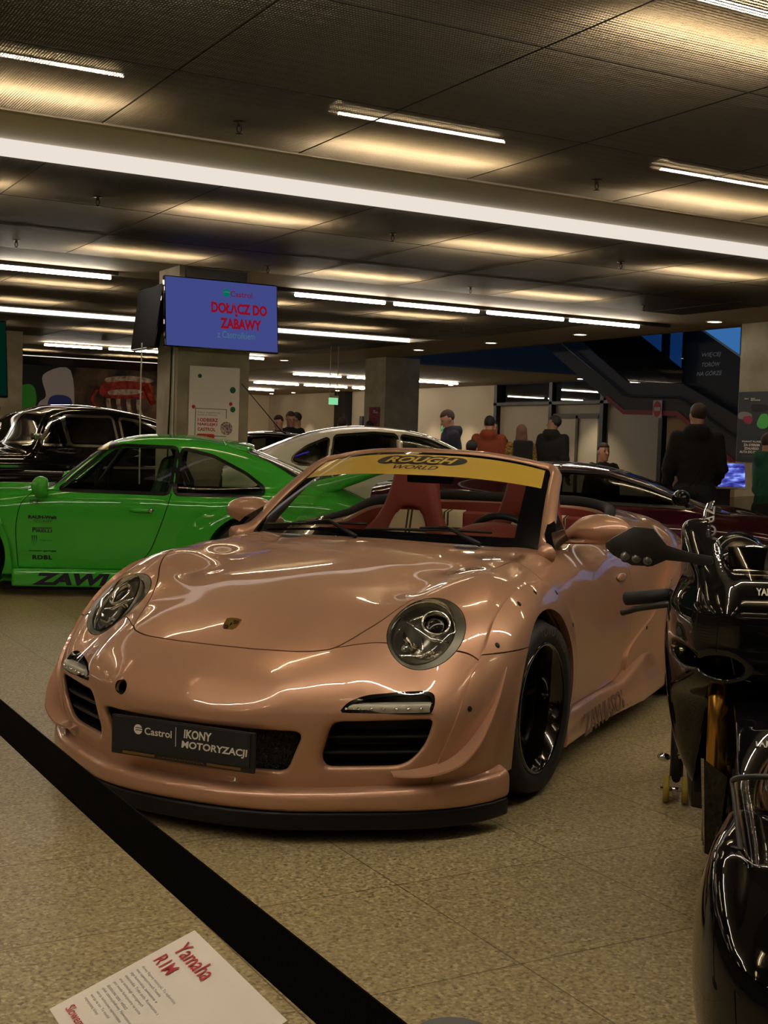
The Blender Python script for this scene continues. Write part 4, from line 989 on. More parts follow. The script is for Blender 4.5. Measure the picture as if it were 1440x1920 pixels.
mb = MB(); mb.box((-.09, 1.0, .40), (.09, 1.9, .56), bev=.03); mb.build('centre_tunnel', REDL, PK)
rimp = np.array([(u, v) for u, v in COCK if v > .98]); order = np.argsort(np.arctan2(rimp[:, 0], rimp[:, 1] - 1.2)); rimp = rimp[order]
edge = dropz(rimp[:, 0] * 1.03, 1.2 + (rimp[:, 1] - 1.2) * 1.02)
mb = MB(); mb.tube([tuple(p + np.array([0, 0, .004])) for p in edge], list(.012 + .018 * np.clip((edge[:, 1] - 1.3) / .6, 0, 1)), 10); mb.build('cockpit_edge_trim', mat('hood cloth black', (.008, .008, .008), .75), PK)
# ---------------------------------------------------------------- generic closed car from implicit surfaces
def make_car(root, S, paintm, h=.02):
    """S: dict of splines describing a car in (u across, v back from the front axle, z up)"""
    wl, zl, zu = S['w'], S['zl'], S['zu']; v0, v1 = S['v']; cr = S.get('crown', .10); cu = S.get('crown_u', .12); tk = S.get('tumble', .55); wb = S['wb']; zb = S['zb']
    bump = S.get('bump', []); k1 = S.get('blend', .07)
    def lower(u, v, z):
        a = np.abs(u); H = spl(zl, v) - cr * a * a
        for A, uc, s in bump: H = H + spl(A, v) * np.exp(-((a - uc) / s) ** 2)
        f = smax((z - H), a - (spl(wl, v) - .55 * np.maximum(z - .62, 0) ** 2 - .35 * np.maximum(.40 - z, 0) ** 1.5), S.get('shoulder', .10))
        f = smax(f, (v0 + S.get('bow', .28) * a * a + .25 * np.maximum(0, z - .5) + .2 * np.maximum(0, .3 - z)) - v, .12)
        f = smax(f, v - (v1 - S.get('bow', .28) * .8 * a * a - .15 * np.maximum(0, z - .5)), .12)
        return smax(f, S.get('z0', .14) - z, .04)
    def upper(u, v, z):
        a = np.abs(u)
        return smax(z - (spl(zu, v) - cu * a * a), a - (spl(wb, v) - tk * np.maximum(z - zb, 0)), S.get('rail', .10))
    def F(u, v, z): return smin(lower(u, v, z), upper(u, v, z), k1)
    def body(u, v, z):
        f = F(u, v, z); a = np.abs(u)
        for vc, zc, R in S['arch']: f = smax(f, -np.maximum(np.hypot(v - vc, z - zc) - R, S.get('inner', .55) - a), .012)
        return f
    zt = max(p[1] for p in zu) + .08; wm = max(p[1] for p in wl) + .08
    V, T = isomesh(body, (-wm, v0 - .1, S.get('z0', .14) - .06), (wm, v1 + .1, zt), h)
    dl = [rpoly(p, .035, 4) for p in S['dlo']]
    def gW(u, v, z):
        g = np.full(u.shape, .5)
        for p in dl: g = np.minimum(g, sdpoly(p, v, z))
        g = np.where((np.abs(u) > S.get('side_u', .40)), g, .5)
        for p in S.get('front', []): g = np.minimum(g, np.where(v < S['mid'], sdpoly(rpoly(p, .06, 4), u, z), .5))
        for p in S.get('back', []): g = np.minimum(g, np.where(v > S['mid'], sdpoly(rpoly(p, .06, 4), u, z), .5))
        return g
    gv, gt = clip(V, T, lambda u, v, z: gW(u, v, z) + .003)
    bv, bt = clip(V, T, lambda u, v, z: -gW(u, v, z))
    GD = S.get('door'); out = {}
    if GD is not None:
        gd = lambda u, v, z: np.where(np.abs(u) > .5, sdpoly(GD, v, z), .5)
        dv, dt = clip(bv, bt, lambda u, v, z: gd(u, v, z) + .003); bv, bt = clip(bv, bt, lambda u, v, z: .003 - gd(u, v, z))
        for s in (1, -1):
            q = clip(dv, dt, lambda u, v, z: -s * u); out['door%d' % s] = mobj('door', *rim(*q, .012), paintm, root)
    out['body'] = mobj('body', *rim(bv, bt, .015), paintm, root)
    GL = S.get('glass') or clear_glass('car window glass', (.55, .60, .56), 1.6, dark=.55)
    names = S.get('names', True)
    for nm, sel in (('side_window', lambda u, v, z: np.where((np.abs(u) > S.get('side_u', .40)) & (np.abs(u) > spl(wb, v) - tk * (z - zb) - .10), -1., 1.)), ('screen_glass', None)):
        pass
    sideg = lambda u, v, z: (spl(wb, v) - tk * (z - zb) - .075) - np.abs(u)
    q = clip(gv, gt, lambda u, v, z: -sideg(u, v, z)); 
    for s in (1, -1):
        a = clip(gv, gt, lambda u, v, z: sideg(u, v, z) + 0 * u); a = clip(*a, lambda u, v, z: -s * u)
        if len(a[0]): out['side%d' % s] = mobj('side_window', a[0], a[1], GL, root)
    for nm, sg in (('windscreen', 1), ('rear_window', -1)):
        a = clip(*q, lambda u, v, z: sg * (v - S['mid']))
        if len(a[0]): out[nm] = mobj(nm, a[0], a[1], GL, root)
    sv, st = isomesh(lambda u, v, z: body(u, v, z) + .03, (-wm, v0 - .1, .1), (wm, v1 + .1, zt), max(h * 1.6, .03))
    sv, st = clip(sv, st, lambda u, v, z: .0 - (gW(u, v, z) + .008))
    mobj('lining', sv, st, MATS['car lining'], root)
    out['F'] = F; out['V'] = (V, T); out['gW'] = gW
    # trim around the glass
    tv, tt = clip(V, T, lambda u, v, z: gW(u, v, z) - S.get('trim', .014)); tv, tt = clip(tv, tt, lambda u, v, z: -gW(u, v, z) - .004)
    tv = tv + vnormals(tv, tt) * .003
    out['trim'] = mobj('window_trim', tv, tt, S.get('trimm', BLACKP), root)
    return out
def simple_wheels(root, spec, mt, mr, n=5):
    first = None
    for (u, v, R, w) in spec:
        for s in (1, -1):
            wr = empty('wheel'); wr.parent = root; wr.location = (s * u, v, R); wheel_parts(wr, R, R * .72, w, mt, mr, n, .06, side=s)
def car_seats(root, us, v, z, m):
    for u in us:
        s = empty('seat'); s.parent = root; s.location = (u, v, z); mobj('backrest', sa, sb, m, s); mobj('cushion', ca, cb, m, s)
mat('car lining', (.004, .004, .0045), .85)
GRN = paint('bright green paint', (.055, .44, .038), 0, .30)
# ------------------------------------------------ green wide-arch coupe
GC = empty('car', (2.300, 11.109, 0), -math.radians(112.2), 'bright green wide-arched coupe with black sponsor stickers on its door', 'car')
gS = dict(v=(-1.0, 3.42), w=[(-1.1, .80), (-.5, .85), (0, .86), (.5, .85), (1.5, .86), (1.9, .88), (2.3, .91), (2.8, .89), (3.2, .82), (3.5, .72)],
  zl=[(-1.1, .50), (-.8, .64), (-.3, .715), (.3, .80), (.62, .85), (1.0, .865), (2.0, .875), (2.6, .90), (3.0, .88), (3.3, .78), (3.5, .64)], crown=.02,
  bump=[([(-1.1, 0), (-.85, .05), (-.5, .10), (0, .085), (.4, .035), (.7, 0)], .62, .14), ([(1.4, 0), (1.9, -.02), (2.3, -.02), (2.8, -.05), (3.2, -.08)], .82, .2)],
  zu=[(-.2, .3), (.30, .62), (.60, .845), (.85, 1.07), (1.08, 1.235), (1.28, 1.292), (1.55, 1.312), (1.85, 1.302), (2.15, 1.245), (2.5, 1.13), (2.85, .985), (3.1, .885), (3.4, .70), (3.6, .5)], crown_u=.16,
  wb=[(0, .70), (.6, .745), (1.2, .765), (1.8, .77), (2.3, .74), (2.8, .66), (3.3, .5)], zb=.84, tumble=.56, mid=1.5,
  dlo=[[(.745, .845), (1.10, 1.165), (1.22, 1.20), (1.655, 1.195), (1.60, .832)], [(1.655, .832), (1.705, 1.19), (1.95, 1.135), (2.22, 1.0), (2.36, .895), (2.36, .855), (2.30, .832)]],
  front=[[(-.66, .875), (.66, .875), (.50, 1.215), (-.50, 1.215)]], back=[[(-.60, .955), (.60, .955), (.45, 1.225), (-.45, 1.225)]], glass=clear_glass('clear car window', (.78, .84, .80), 1.3, dark=.9),
  door=rpoly([(.47, .83), (.42, .55), (.44, .215), (1.35, .215), (1.48, .36), (1.55, .60), (1.62, .83), (1.10, 1.23), (.70, .84)], [.02, .1, .02, .03, .06, .1, .01, .01, .01]),
  arch=((0, .31, .35), (2.27, .32, .365)), z0=.15, trim=.02)
gS['door'] = rpoly([(.56, .835), (.45, .74), (.415, .55), (.44, .215), (1.33, .215), (1.47, .36), (1.56, .60), (1.63, .835)], [.02, .1, .1, .02, .03, .06, .1, .01])
go = make_car(GC, gS, GRN, .017)
gF = go['F']
for vc, zc, R, off, OUT in ((0, .31, .35, .05, crom([(-.60, .17), (-.58, .3), (-.48, .5), (-.28, .66), (0, .72), (.2, .685), (.31, .57), (.38, .4), (.40, .17)], 5)), (2.27, .32, .365, .06, crom([(1.58, .17), (1.60, .34), (1.70, .53), (1.88, .67), (2.1, .735), (2.4, .735), (2.7, .66), (2.9, .5), (2.95, .17)], 5))):
    def FF(u, v, z):
        r = np.hypot(v - vc, z - zc) - R; t = np.clip(1 - r / .26, 0, 1); return gF(u, v, z) - (.012 + off * t * t * (3 - 2 * t))
    a, b = isomesh(FF, (.5, vc - .75, .1), (1.12, vc + .8, .85), .014, sym=False)
    a, b = cut(a, b, lambda u, v, z: sdpoly(OUT, v, z), lambda u, v, z: R - np.hypot(v - vc, z - zc), lambda u, v, z: .5 - u)
    a, b = rim(a, b, .03)
    for s in (1, -1): mobj('arch_flare', a * [s, 1, 1], b if s > 0 else b[:, ::-1], GRN, GC)
simple_wheels(GC, ((.80, 0, .31, .24), (.83, 2.27, .32, .28)), RUBBER, RIMK)
# skirt with the big lettering
def gsk(u, v, z):
    a = np.abs(u); return smax(smax(smax(a - (.915 - .2 * np.maximum(z - .16, 0)), .8 - a, .01), smax(z - .215, .075 - z, .01), .015), np.abs(v - 1.0) - .60, .02)
a, b = isomesh(gsk, (.75, .3, .04), (.98, 1.7, .26), .014, sym=False)
for s in (1, -1):
    o = mobj('side_skirt', a * [s, 1, 1], b if s > 0 else b[:, ::-1], GRN, GC)
    if s > 0: text('lettering', 'ZAWIAS', frame((.918, .98, .138), (0, 1, 0), (0, 0, 1)), mat('navy print', (.008, .006, .02), .4), o, fit=(.84, .098), bold=.05, shear=.25, extrude=.001)
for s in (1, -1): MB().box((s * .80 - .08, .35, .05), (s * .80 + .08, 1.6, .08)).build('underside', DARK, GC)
# stickers on the door, dropped on to the panel
def sticker(txt, v0, v1, z, hgt, m=INK, nm='sticker', **k):
    vv, f = text_mesh(txt, **k); lo, hi = vv.min(0), vv.max(0)
    y = v0 + (vv[:, 0] - lo[0]) / (hi[0] - lo[0]) * (v1 - v0); zz = z + ((vv[:, 1] - lo[1]) / (hi[1] - lo[1]) - .5) * hgt
    P = dropu(y, zz, gF); P[:, 0] += .003
    return mobj(nm, P, f, m, go['door1'], smooth=False)
DG = mat('dark green print', (.012, .10, .012), .5)
sticker('ICE', .525, .60, .742, .034, bold=.02)
sticker('RAUH-Welt', .515, .735, .622, .028, bold=.05)
sticker('BEGRIFF', .555, .70, .590, .022, DG)
sticker('IRELLI', .575, .70, .513, .024, bold=.03)
sticker('P', .548, .573, .520, .040, bold=.02)
sticker('energy drink', .605, .70, .438, .014, DG)
sticker('motor garage', .525, .735, .352, .016, bold=.03)
sticker('RDBL', .55, .705, .302, .036, bold=.04, spacing=1.15)
mb = MB()
for k, dv in enumerate((0, .016, .032)):
    P = dropu(np.array([.542 + dv, .552 + dv, .549 + dv, .545 + dv, .545 + dv]), np.array([.478, .474, .43, .392 + .012 * abs(k - 1), .45]), gF) + [.003, 0, 0]; mb.add([tuple(p) for p in P], [(0, 1, 2, 3, 4)])
mb.build('sticker', INK, go['door1'])
P = dropu(np.array([.548, .70, .70, .548]), np.array([.537, .541, .534, .530]), gF) + [.003, 0, 0]; MB().add([tuple(p) for p in P], [(0, 1, 2, 3)]).build('sticker', INK, go['door1'])
# handle, mirror, bars in the windows
hp = dropu(1.40, .695, gF); mb = MB(); mb.ball((hp[0] + .006, 1.40, .695), (.022, .10, .022), nu=20); mb.build('door_handle', GRN, go['door1'])
mb = MB(); mb.lathe([(0, .006), (.016, .005), (.018, 0)], 16, TR((hp[0] + .026, 1.47, .694), 0, math.pi / 2)); mb.build('lock', CHROME, go['door1'])
def gm(u, v, z):
    f = (np.sqrt(((u - .93) / .10) ** 2 + ((v - .62) / .075) ** 2 + ((z - .865) / .085) ** 2) - 1) * .07
    return smin(smax(f, v - .675, .015), np.maximum(np.hypot(v - .62, (z - .79) * 1.2) - .03, np.abs(u - .84) - .07), .04)
a, b = isomesh(gm, (.74, .48, .70), (1.06, .75, .98), .010, sym=False)
for s in (1, -1): mobj('door_mirror', a * [s, 1, 1], b if s > 0 else b[:, ::-1], GRN, GC)
mb = MB(); mb.tube([(.742, 1.0, .845), (.60, 1.21, 1.185)], .010, 6); mb.build('vent_bar', BLACKP, GC)
for s in (1, -1):
    mb = MB(); mb.tube([(s * .60, 1.0, .5), (s * .60, 1.02, 1.0), (s * .48, 1.2, 1.2), (s * .48, 1.6, 1.22), (s * .55, 1.75, .9), (s * .6, 1.8, .4)], .02, 8); mb.build('roll_bar', MATS['car lining'], GC)
car_seats(GC, (.36, -.36), 1.35, .32, mat('green black seat', (.006, .05, .008), .5))
# gold strip on the windscreen top, roof lip, tail
wv_, wt_ = clip(*go['V'], lambda u, v, z: 1.165 - z); wv_, wt_ = clip(wv_, wt_, lambda u, v, z: v - 1.10); wv_, wt_ = clip(wv_, wt_, lambda u, v, z: z - 1.24)
wv_ = wv_ + vnormals(wv_, wt_) * .004; mobj('gold_banner', wv_, wt_, YEL, GC)
def roofl(u, v, z):
    a = np.abs(u); t = gF(u, v, z); return smax(smax(t - (.010 + .028 * np.clip((v - 2.02) / .26, 0, 1)), -t - .01, .008), smax(smax(2.0 + .10 * a - v, v - (2.30 - .25 * a * a), .02), a - .50, .03), .015)
a, b = isomesh(roofl, (-.6, 1.9, 1.0), (.6, 2.4, 1.4), .013); mobj('roof_spoiler', a, b, GRN, GC)
def tail(u, v, z):
    a = np.abs(u); zt = .93 + .30 * np.clip(v - 2.75, 0, 1) ** 1.15 + .02; 
    f = smax(z - zt, (zt - .09 - .10 * np.clip(3.3 - v, 0, .5)) - z, .04); return smax(f, smax(np.abs(v - 3.16 + .15 * a * a) - .42, a - .66 - .05 * (v - 3.1), .12), .05)
a, b = isomesh(tail, (-.85, 2.65, .75), (.85, 3.7, 1.35), .016); mobj('rear_spoiler', a, b, GRN, GC)
# ------------------------------------------------ pale coupe behind the green car
WHT = paint('warm white paint', (.80, .74, .62), 0, .3)
WC = empty('car', (7.762, 10.968, 0), math.radians(66), 'cream white saloon with dark windows parked behind the green car', 'car')
wS = dict(v=(-.9, 2.98), w=[(-1, .80), (-.4, .90), (1.5, .92), (2.4, .88), (3.0, .78)], zl=[(-1, .62), (-.6, .78), (0, .88), (.4, .96), (1.5, 1.0), (2.6, 1.04), (3.2, 1.05), (3.7, 1.0), (4.1, .85)], crown=.05,
  zu=[(-.2, .6), (.05, .86), (.35, 1.04), (.62, 1.22), (.9, 1.355), (1.2, 1.435), (1.55, 1.465), (1.9, 1.45), (2.3, 1.36), (2.65, 1.22), (3.0, 1.06), (3.4, .85)], crown_u=.10,
  wb=[(0, .76), (.8, .82), (1.8, .83), (2.6, .78), (3.2, .66)], zb=1.0, tumble=.50, mid=1.5,
  dlo=[[(.50, 1.05), (.74, 1.205), (1.05, 1.335), (1.32, 1.375), (1.31, 1.045)], [(1.36, 1.045), (1.37, 1.378), (1.60, 1.39), (1.98, 1.35), (2.02, 1.06)], [(2.07, 1.06), (2.04, 1.33), (2.25, 1.24), (2.38, 1.14), (2.40, 1.09), (2.33, 1.06)]],
  front=[[(-.68, 1.07), (.68, 1.07), (.56, 1.385), (-.56, 1.385)]], back=[[(-.55, 1.12), (.55, 1.12), (.48, 1.38), (-.48, 1.38)]], arch=((0, .34, .39), (2.30, .34, .38)), z0=.18, trim=.014, trimm=CHROME)
make_car(WC, wS, WHT, .024)
simple_wheels(WC, ((.78, 0, .335, .23), (.74, 2.3, .335, .23)), RUBBER, RIMK)
mb = MB(); mb.tube([(.0, 2.45, 1.36), (.02, 2.50, 1.385), (.05, 2.92, 1.86)], [.012, .006, .004], 6); mb.build('roof_aerial', BLACKP, WC)
# ------------------------------------------------ maroon wedge sports car
MRN = paint('dark maroon paint', (.045, .006, .012), .2, .25)
MC = empty('car', (7.021, 6.811, 0), math.radians(55), 'low dark maroon wedge-shaped sports car behind the rose gold car', 'car')
mS = dict(v=(-1.0, 2.75), w=[(-1.1, .84), (-.4, .92), (1.2, .93), (2.2, .95), (2.8, .9)], zl=[(-1.1, .50), (-.7, .62), (-.2, .74), (.3, .85), (1.2, .90), (2.2, .97), (2.8, .98), (3.3, .90), (3.5, .78)], crown=.04,
  bump=[([(-1, 0), (-.5, .05), (0, .09), (.5, .02)], .72, .15)],
  zu=[(-.6, .50), (-.2, .70), (.2, .86), (.5, .99), (.8, 1.10), (1.05, 1.165), (1.35, 1.195), (1.7, 1.18), (2.2, 1.09), (2.8, .98), (3.3, .8)], crown_u=.12,
  wb=[(-.5, .72), (.4, .82), (1.2, .84), (1.9, .78), (2.8, .6)], zb=.88, tumble=.75, mid=1.35,
  dlo=[[(.50, .915), (.80, 1.035), (1.10, 1.118), (1.38, 1.125), (1.66, 1.09), (1.80, .99), (1.78, .945)]],
  front=[[(-.66, .90), (.66, .90), (.50, 1.13), (-.50, 1.13)]], back=[[(-.42, 1.0), (.42, 1.0), (.36, 1.14), (-.36, 1.14)]], arch=((0, .33, .37), (2.15, .34, .37)), z0=.13, trim=.016)
mS['dlo'] = [[(v + .10, z) for v, z in q] for q in mS['dlo']]; mS['zu'] = [(v + .08, z) for v, z in mS['zu']]
mo = make_car(MC, mS, MRN, .02)
simple_wheels(MC, ((.82, 0, .33, .24), (.82, 2.15, .34, .28)), RUBBER, RIMK)
for s in (1, -1):
    mb = MB(); mb.ball((s * .98, .72, .985), (.10, .06, .055), nu=16); mb.tube([(s * .84, .66, .93), (s * .95, .70, .96)], .02, 8); mb.build('door_mirror', GLOSSK, MC)
    mb = MB(); mb.box((s * .66 - .10, -.86, .545), (s * .66 + .10, -.70, .60), bev=.02); mb.build('headlight', LENS, MC)
# ------------------------------------------------ black vintage saloon
BLK = paint('deep black paint', (.003, .003, .003), 0, .2)
VC = empty('car', (2.289, 14.697, 0), -math.radians(80), 'black vintage saloon with chrome window frames behind the green car', 'car')
VC.scale = (1.1, 1.16, 1.04)
vS = dict(v=(-1.0, 3.8), w=[(-1.1, .62), (-.4, .80), (.6, .88), (1.5, .90), (2.8, .88), (3.6, .74), (3.9, .62)], zl=[(-1.1, .80), (-.7, .95), (0, 1.03), (.7, 1.08), (1.5, 1.07), (2.6, 1.06), (3.2, .98), (3.7, .80), (4.0, .6)], crown=.12,
  bump=[([(-1.1, 0), (-.8, -.02), (0, .02), (.6, 0)], .72, .14)],
  zu=[(.3, .6), (.70, .92), (.90, 1.14), (1.06, 1.42), (1.22, 1.525), (1.5, 1.572), (1.9, 1.555), (2.3, 1.48), (2.64, 1.345), (2.95, 1.14), (3.2, .9), (3.5, .6)], crown_u=.16,
  wb=[(0, .62), (.8, .74), (1.3, .79), (2.0, .79), (2.6, .72), (3.2, .58)], zb=1.08, tumble=.38, mid=1.5,
  dlo=[[(.98, 1.125), (1.13, 1.40), (1.20, 1.42), (1.24, 1.125)], [(1.27, 1.125), (1.24, 1.425), (1.74, 1.43), (1.76, 1.125)], [(1.84, 1.125), (1.83, 1.425), (2.12, 1.38), (2.36, 1.22), (2.40, 1.14)]],
  front=[[(-.64, 1.15), (-.03, 1.13), (-.03, 1.46), (-.50, 1.43)], [(.64, 1.15), (.03, 1.13), (.03, 1.46), (.50, 1.43)]], back=[[(-.42, 1.2), (.42, 1.2), (.36, 1.42), (-.36, 1.42)]], arch=((0, .34, .37), (2.75, .34, .37)), z0=.22, trim=.022, trimm=CHROME)
vo = make_car(VC, vS, BLK, .022)
simple_wheels(VC, ((.70, 0, .34, .17), (.70, 2.75, .34, .17)), RUBBER, CHROME)
mb = MB(); mb.box((.74, .86, 1.17), (.86, .95, 1.235), bev=.02); mb.tube([(.72, .90, 1.13), (.78, .90, 1.17)], .01, 6); mb.build('door_mirror', CHROME, VC)
mb = MB()
for s in (1, -1): mb.loft([[(s * (.905 - .003 * abs(v - 1.6)), v, z) for v in np.linspace(-.3, 3.0, 12)] for z in (.875, .90)], closed=False)
mb.build('side_moulding', CHROME, VC)
mb = MB(); mb.tube([(.52, .62, 1.07), (.50, .66, 1.5)], .004, 6); mb.build('aerial', CHROME, VC)
# ------------------------------------------------ dark saloon far behind
DC = empty('car', (9.20, 16.63, 0), math.radians(60), 'black saloon showing its dark roof between the column and the white car', 'car')
dS = dict(wS); dS['trimm'] = BLACKP; dS['zu'] = [(v, z - .04) for v, z in wS['zu']]; dS['dlo'] = [[(v, z - .04) for v, z in p] for p in wS['dlo']]
make_car(DC, dS, BLK, .03)
simple_wheels(DC, ((.78, 0, .335, .23), (.74, 2.3, .335, .23)), RUBBER, RIMK)
mb = MB(); mb.tube([(-.60, 1.0, 1.14), (-.62, 1.25, 1.05), (-.6, 1.5, 1.02)], .01, 6); mb.build('glowing_strip', emis('violet light strip', (.10, .06, 1), 4), DC)
# ---------------------------------------------------------------- motorcycles (x across, y back from the front axle, z up)
CARB = paint('dark carbon weave', (.006, .006, .006), 0, .35); GOLDF = mat('gold fork tube', (.42, .23, .05), .22, .9)
_nt = CARB.node_tree; _b = _nt.nodes['Principled BSDF']; _tc = _nt.nodes.new('ShaderNodeTexCoord'); _ck = _nt.nodes.new('ShaderNodeTexChecker'); _ck.inputs['Scale'].default_value = 260
_ck.inputs[1].default_value = (.003, .003, .003, 1); _ck.inputs[2].default_value = (.013, .012, .011, 1); _nt.links.new(_tc.outputs['Object'], _ck.inputs['Vector']); _nt.links.new(_ck.outputs[0], _b.inputs['Base Color'])
SCREEN = clear_glass('smoked screen', (.72, .70, .62), 2.0, dark=.85); MATK = mat('matt black', (.010, .0095, .008), .42)
BK = empty('motorcycle', (2.468, 2.350, 0), -math.radians(41.52), 'black carbon superbike facing the camera with gold forks beside the rose gold car', 'motorcycle')
def wid(z, y):      # half width of the fairing
    w = spl([(.20, .10), (.30, .155), (.43, .212), (.55, .240), (.66, .254), (.76, .262), (.86, .255), (.94, .228), (1.02, .226), (1.10, .222), (1.15, .19)], z)
    return w * np.clip(1.0 - .55 * np.clip((.22 - y) / .34, 0, 1) ** 1.6, .1, 1) - .03 * np.clip((y - .6) / .3, 0, 1)
def fair(x, y, z):
    a = np.abs(x)
    yf = spl([(.2, .40), (.35, .30), (.5, .20), (.62, .10), (.70, -.055), (.80, -.075), (.90, -.065), (.98, .0), (1.06, .10), (1.13, .20), (1.2, .3)], z)
    f = smax(a - wid(z, y), (yf + .8 * np.maximum(a - .08, 0) ** 1.3) - y, .05)
    f = smax(f, y - (.78 - .3 * np.maximum(0, .5 - z)), .05)
    sh_ = np.clip((a - .095) / .05, 0, 1); sh_ = sh_ * sh_ * (3 - 2 * sh_); top = spl([(-.1, .955), (.05, 1.01), (.2, 1.10), (.30, 1.09), (.45, .98), (.8, .92)], y) * sh_ + (1 - sh_) * spl([(-.1, .962), (0, .972), (.12, .985), (.3, .97), (.8, .90)], y); f = smax(f, z - top, .035)
    # tunnel for the wheel and forks
    f = smax(f, -np.maximum(a - (.135 + .02 * np.clip((.6 - z) / .2, 0, 1)), np.maximum(z - .685, y - .42)), .02)
    # air intake hollows either side of the nose, lamp slots
    f = smax(f, -((np.sqrt(((a - .118) / .055) ** 2 + ((z - .735) / .030) ** 2) - 1) * .03 + .6 * np.maximum(y - .1, 0)), .015)
    f = smax(f, -((np.sqrt(((a - .222 + .3 * (z - .75)) / .055) ** 2 + ((z - .752 - .35 * (a - .222)) / .026) ** 2 + ((y - .03) / .10) ** 2) - 1) * .026), .008)
    # cockpit hollow behind the screen
    return smax(f, -smax(a - .15, smax(.13 - y, .93 - z, .03), .03), .02)
fa, fb = isomesh(fair, (-.30, -.12, .18), (.30, .82, 1.18), .008)
up = lambda x, y, z: (.80 + .9 * np.maximum(np.abs(x) - .07, 0) * -1 + .35 * (y)) - z
inn = lambda x, y, z: np.where((z > .68) & (y < .32), np.abs(x) - (.075 + .17 * np.clip(z - .74, 0, 1) * 1.2), 1.)
cock = lambda x, y, z: smax(np.abs(x) - .15, smax(.13 - y, .93 - z, .03), .03) - .006
a = cut(fa, fb, cock); mobj('cockpit', *a, mat('cockpit matt black', (.004, .004, .004), .85, spec=.15), BK)
fa, fb = cut(fa, fb, lambda x, y, z: -cock(x, y, z))
a = cut(fa, fb, lambda x, y, z: -inn(x, y, z)); side = cut(*a, lambda x, y, z: z - .80 - .1 * y); upp = cut(*a, lambda x, y, z: .80 + .1 * y - z)
mobj('fairing', *rim(*side, .006), GLOSSK, BK); mobj('upper_fairing', *rim(*upp, .006), CARB, BK)
a = cut(fa, fb, inn); mobj('nose_cowl', *rim(*a, .006), GLOSSK, BK)
# raised carbon edge blades
for s in (1, -1):
    pts = crom([(s * .085, -.06, .72), (s * .105, -.035, .80), (s * .150, .03, .90), (s * .200, .13, 1.0), (s * .212, .22, 1.09)], 6)
    mb = MB(); mb.tube([tuple(p) for p in pts], list(np.interp(np.linspace(0, 1, len(pts)), [0, .3, .8, 1], [.004, .012, .012, .004])), 8, flat=.5); mb.build('fairing_blade', GLOSSK, BK)
    mb = MB(); mb.loft([[(s * .215, .10, .735), (s * .245, .13, .735), (s * .263, .17, .76)], [(s * .205, .085, .76), (s * .235, .115, .765), (s * .258, .17, .785)], [(s * .20, .085, .785), (s * .225, .11, .80), (s * .252, .16, .81)]], closed=False); mb.build('lamp_lens', LENS, BK)
    for k in (0, 1): MB().ball((s * (.212 + .022 * k), .115 + .02 * k, .752 + .008 * k), (.011, .012, .011)).build('lamp', BOWL, BK)
    # mirror on its stalk, with three round indicator lights under the head
    mr = empty('mirror'); mr.parent = BK
    R = []
    for t, w, hgt in ((0, .004, .006), (.03, .022, .024), (.10, .034, .046), (.17, .030, .044), (.22, .016, .020), (.30, .010, .013), (.38, .012, .016)):
        c = Vector((s * (.43 - .74 * t), .115 - .15 * t, 1.024 - .02 * t - .10 * max(0, t - .17))); dz = .012 if .05 < t < .2 else 0
        R.append([c + Vector((0, -w, hgt * .1)), c + Vector((0, -w * .6, hgt + dz)), c + Vector((0, w * .6, hgt + dz)), c + Vector((0, w, 0)), c + Vector((0, w * .6, -hgt)), c + Vector((0, -w * .7, -hgt))])
    mb = MB(); mb.loft(R, cap=True, sm=False); sharpen(mb.build('mirror_head', MATK, mr), 50)
    for k in range(3): MB().lathe([(0, .004), (.009, .003), (.011, 0), (.0125, .002), (.013, -.02)], 16, TR((s * (.375 - .030 * k), .074 - .004 * k, 1.000 - .004 * k), math.radians(72))).build('indicator', mat('indicator lens', (.10, .095, .08), .15, .3), mr)
# screen
def scr_pt(k, t, o=0.):
    w = .105 + .115 * k - .06 * k ** 4 + o; return (w * math.sin(t), -.03 + .34 * k ** 1.1 + .12 * (1 - math.cos(t)) - o, .968 + .20 * k - .055 * (1 - math.cos(t)) * (1.2 - .5 * k))
rows = []
for i in range(11):
    rows.append([scr_pt(i / 10, t) for t in np.linspace(-1.4, 1.4, 23)])
mb = MB(); mb.loft(rows, closed=False); scr = mb.build('screen', SCREEN, BK)
v, f = text_mesh('ZROCLAK', bold=.01); lo, hi = v.min(0), v.max(0); out = []
for p in v:
    k = .92 - .80 * (p[0] - lo[0]) / (hi[0] - lo[0]); tt = -1.22 + .30 * (p[1] - lo[1]) / (hi[1] - lo[1])
    out.append(scr_pt(k, tt, .002))
mobj('lettering', out, f, mat('pale screen print', (.35, .34, .30), .5), scr, smooth=False)
WHT2 = mat('off white lettering', (.62, .58, .48), .4)
def on_front(txt, F, z, w, h, x0=0., off=.002, **k):
    v, f = text_mesh(txt, **k); lo, hi = v.min(0), v.max(0)
    x = x0 + (v[:, 0] - (lo[0] + hi[0]) / 2) / (hi[0] - lo[0]) * w; zz = z + ((v[:, 1] - (lo[1] + hi[1]) / 2)) / (hi[1] - lo[1]) * h
    a = np.full(x.shape, -.6); b = np.full(x.shape, .2)
    for _ in range(30):
        m = (a + b) / 2; o = F(x, m, zz) > 0; a = np.where(o, m, a); b = np.where(o, b, m)
    return mobj('lettering', np.stack([x, b - off, zz], -1), f, WHT2, BK, smooth=False)
on_front('YAMAHA', fair, .935, .082, .017, bold=.03)
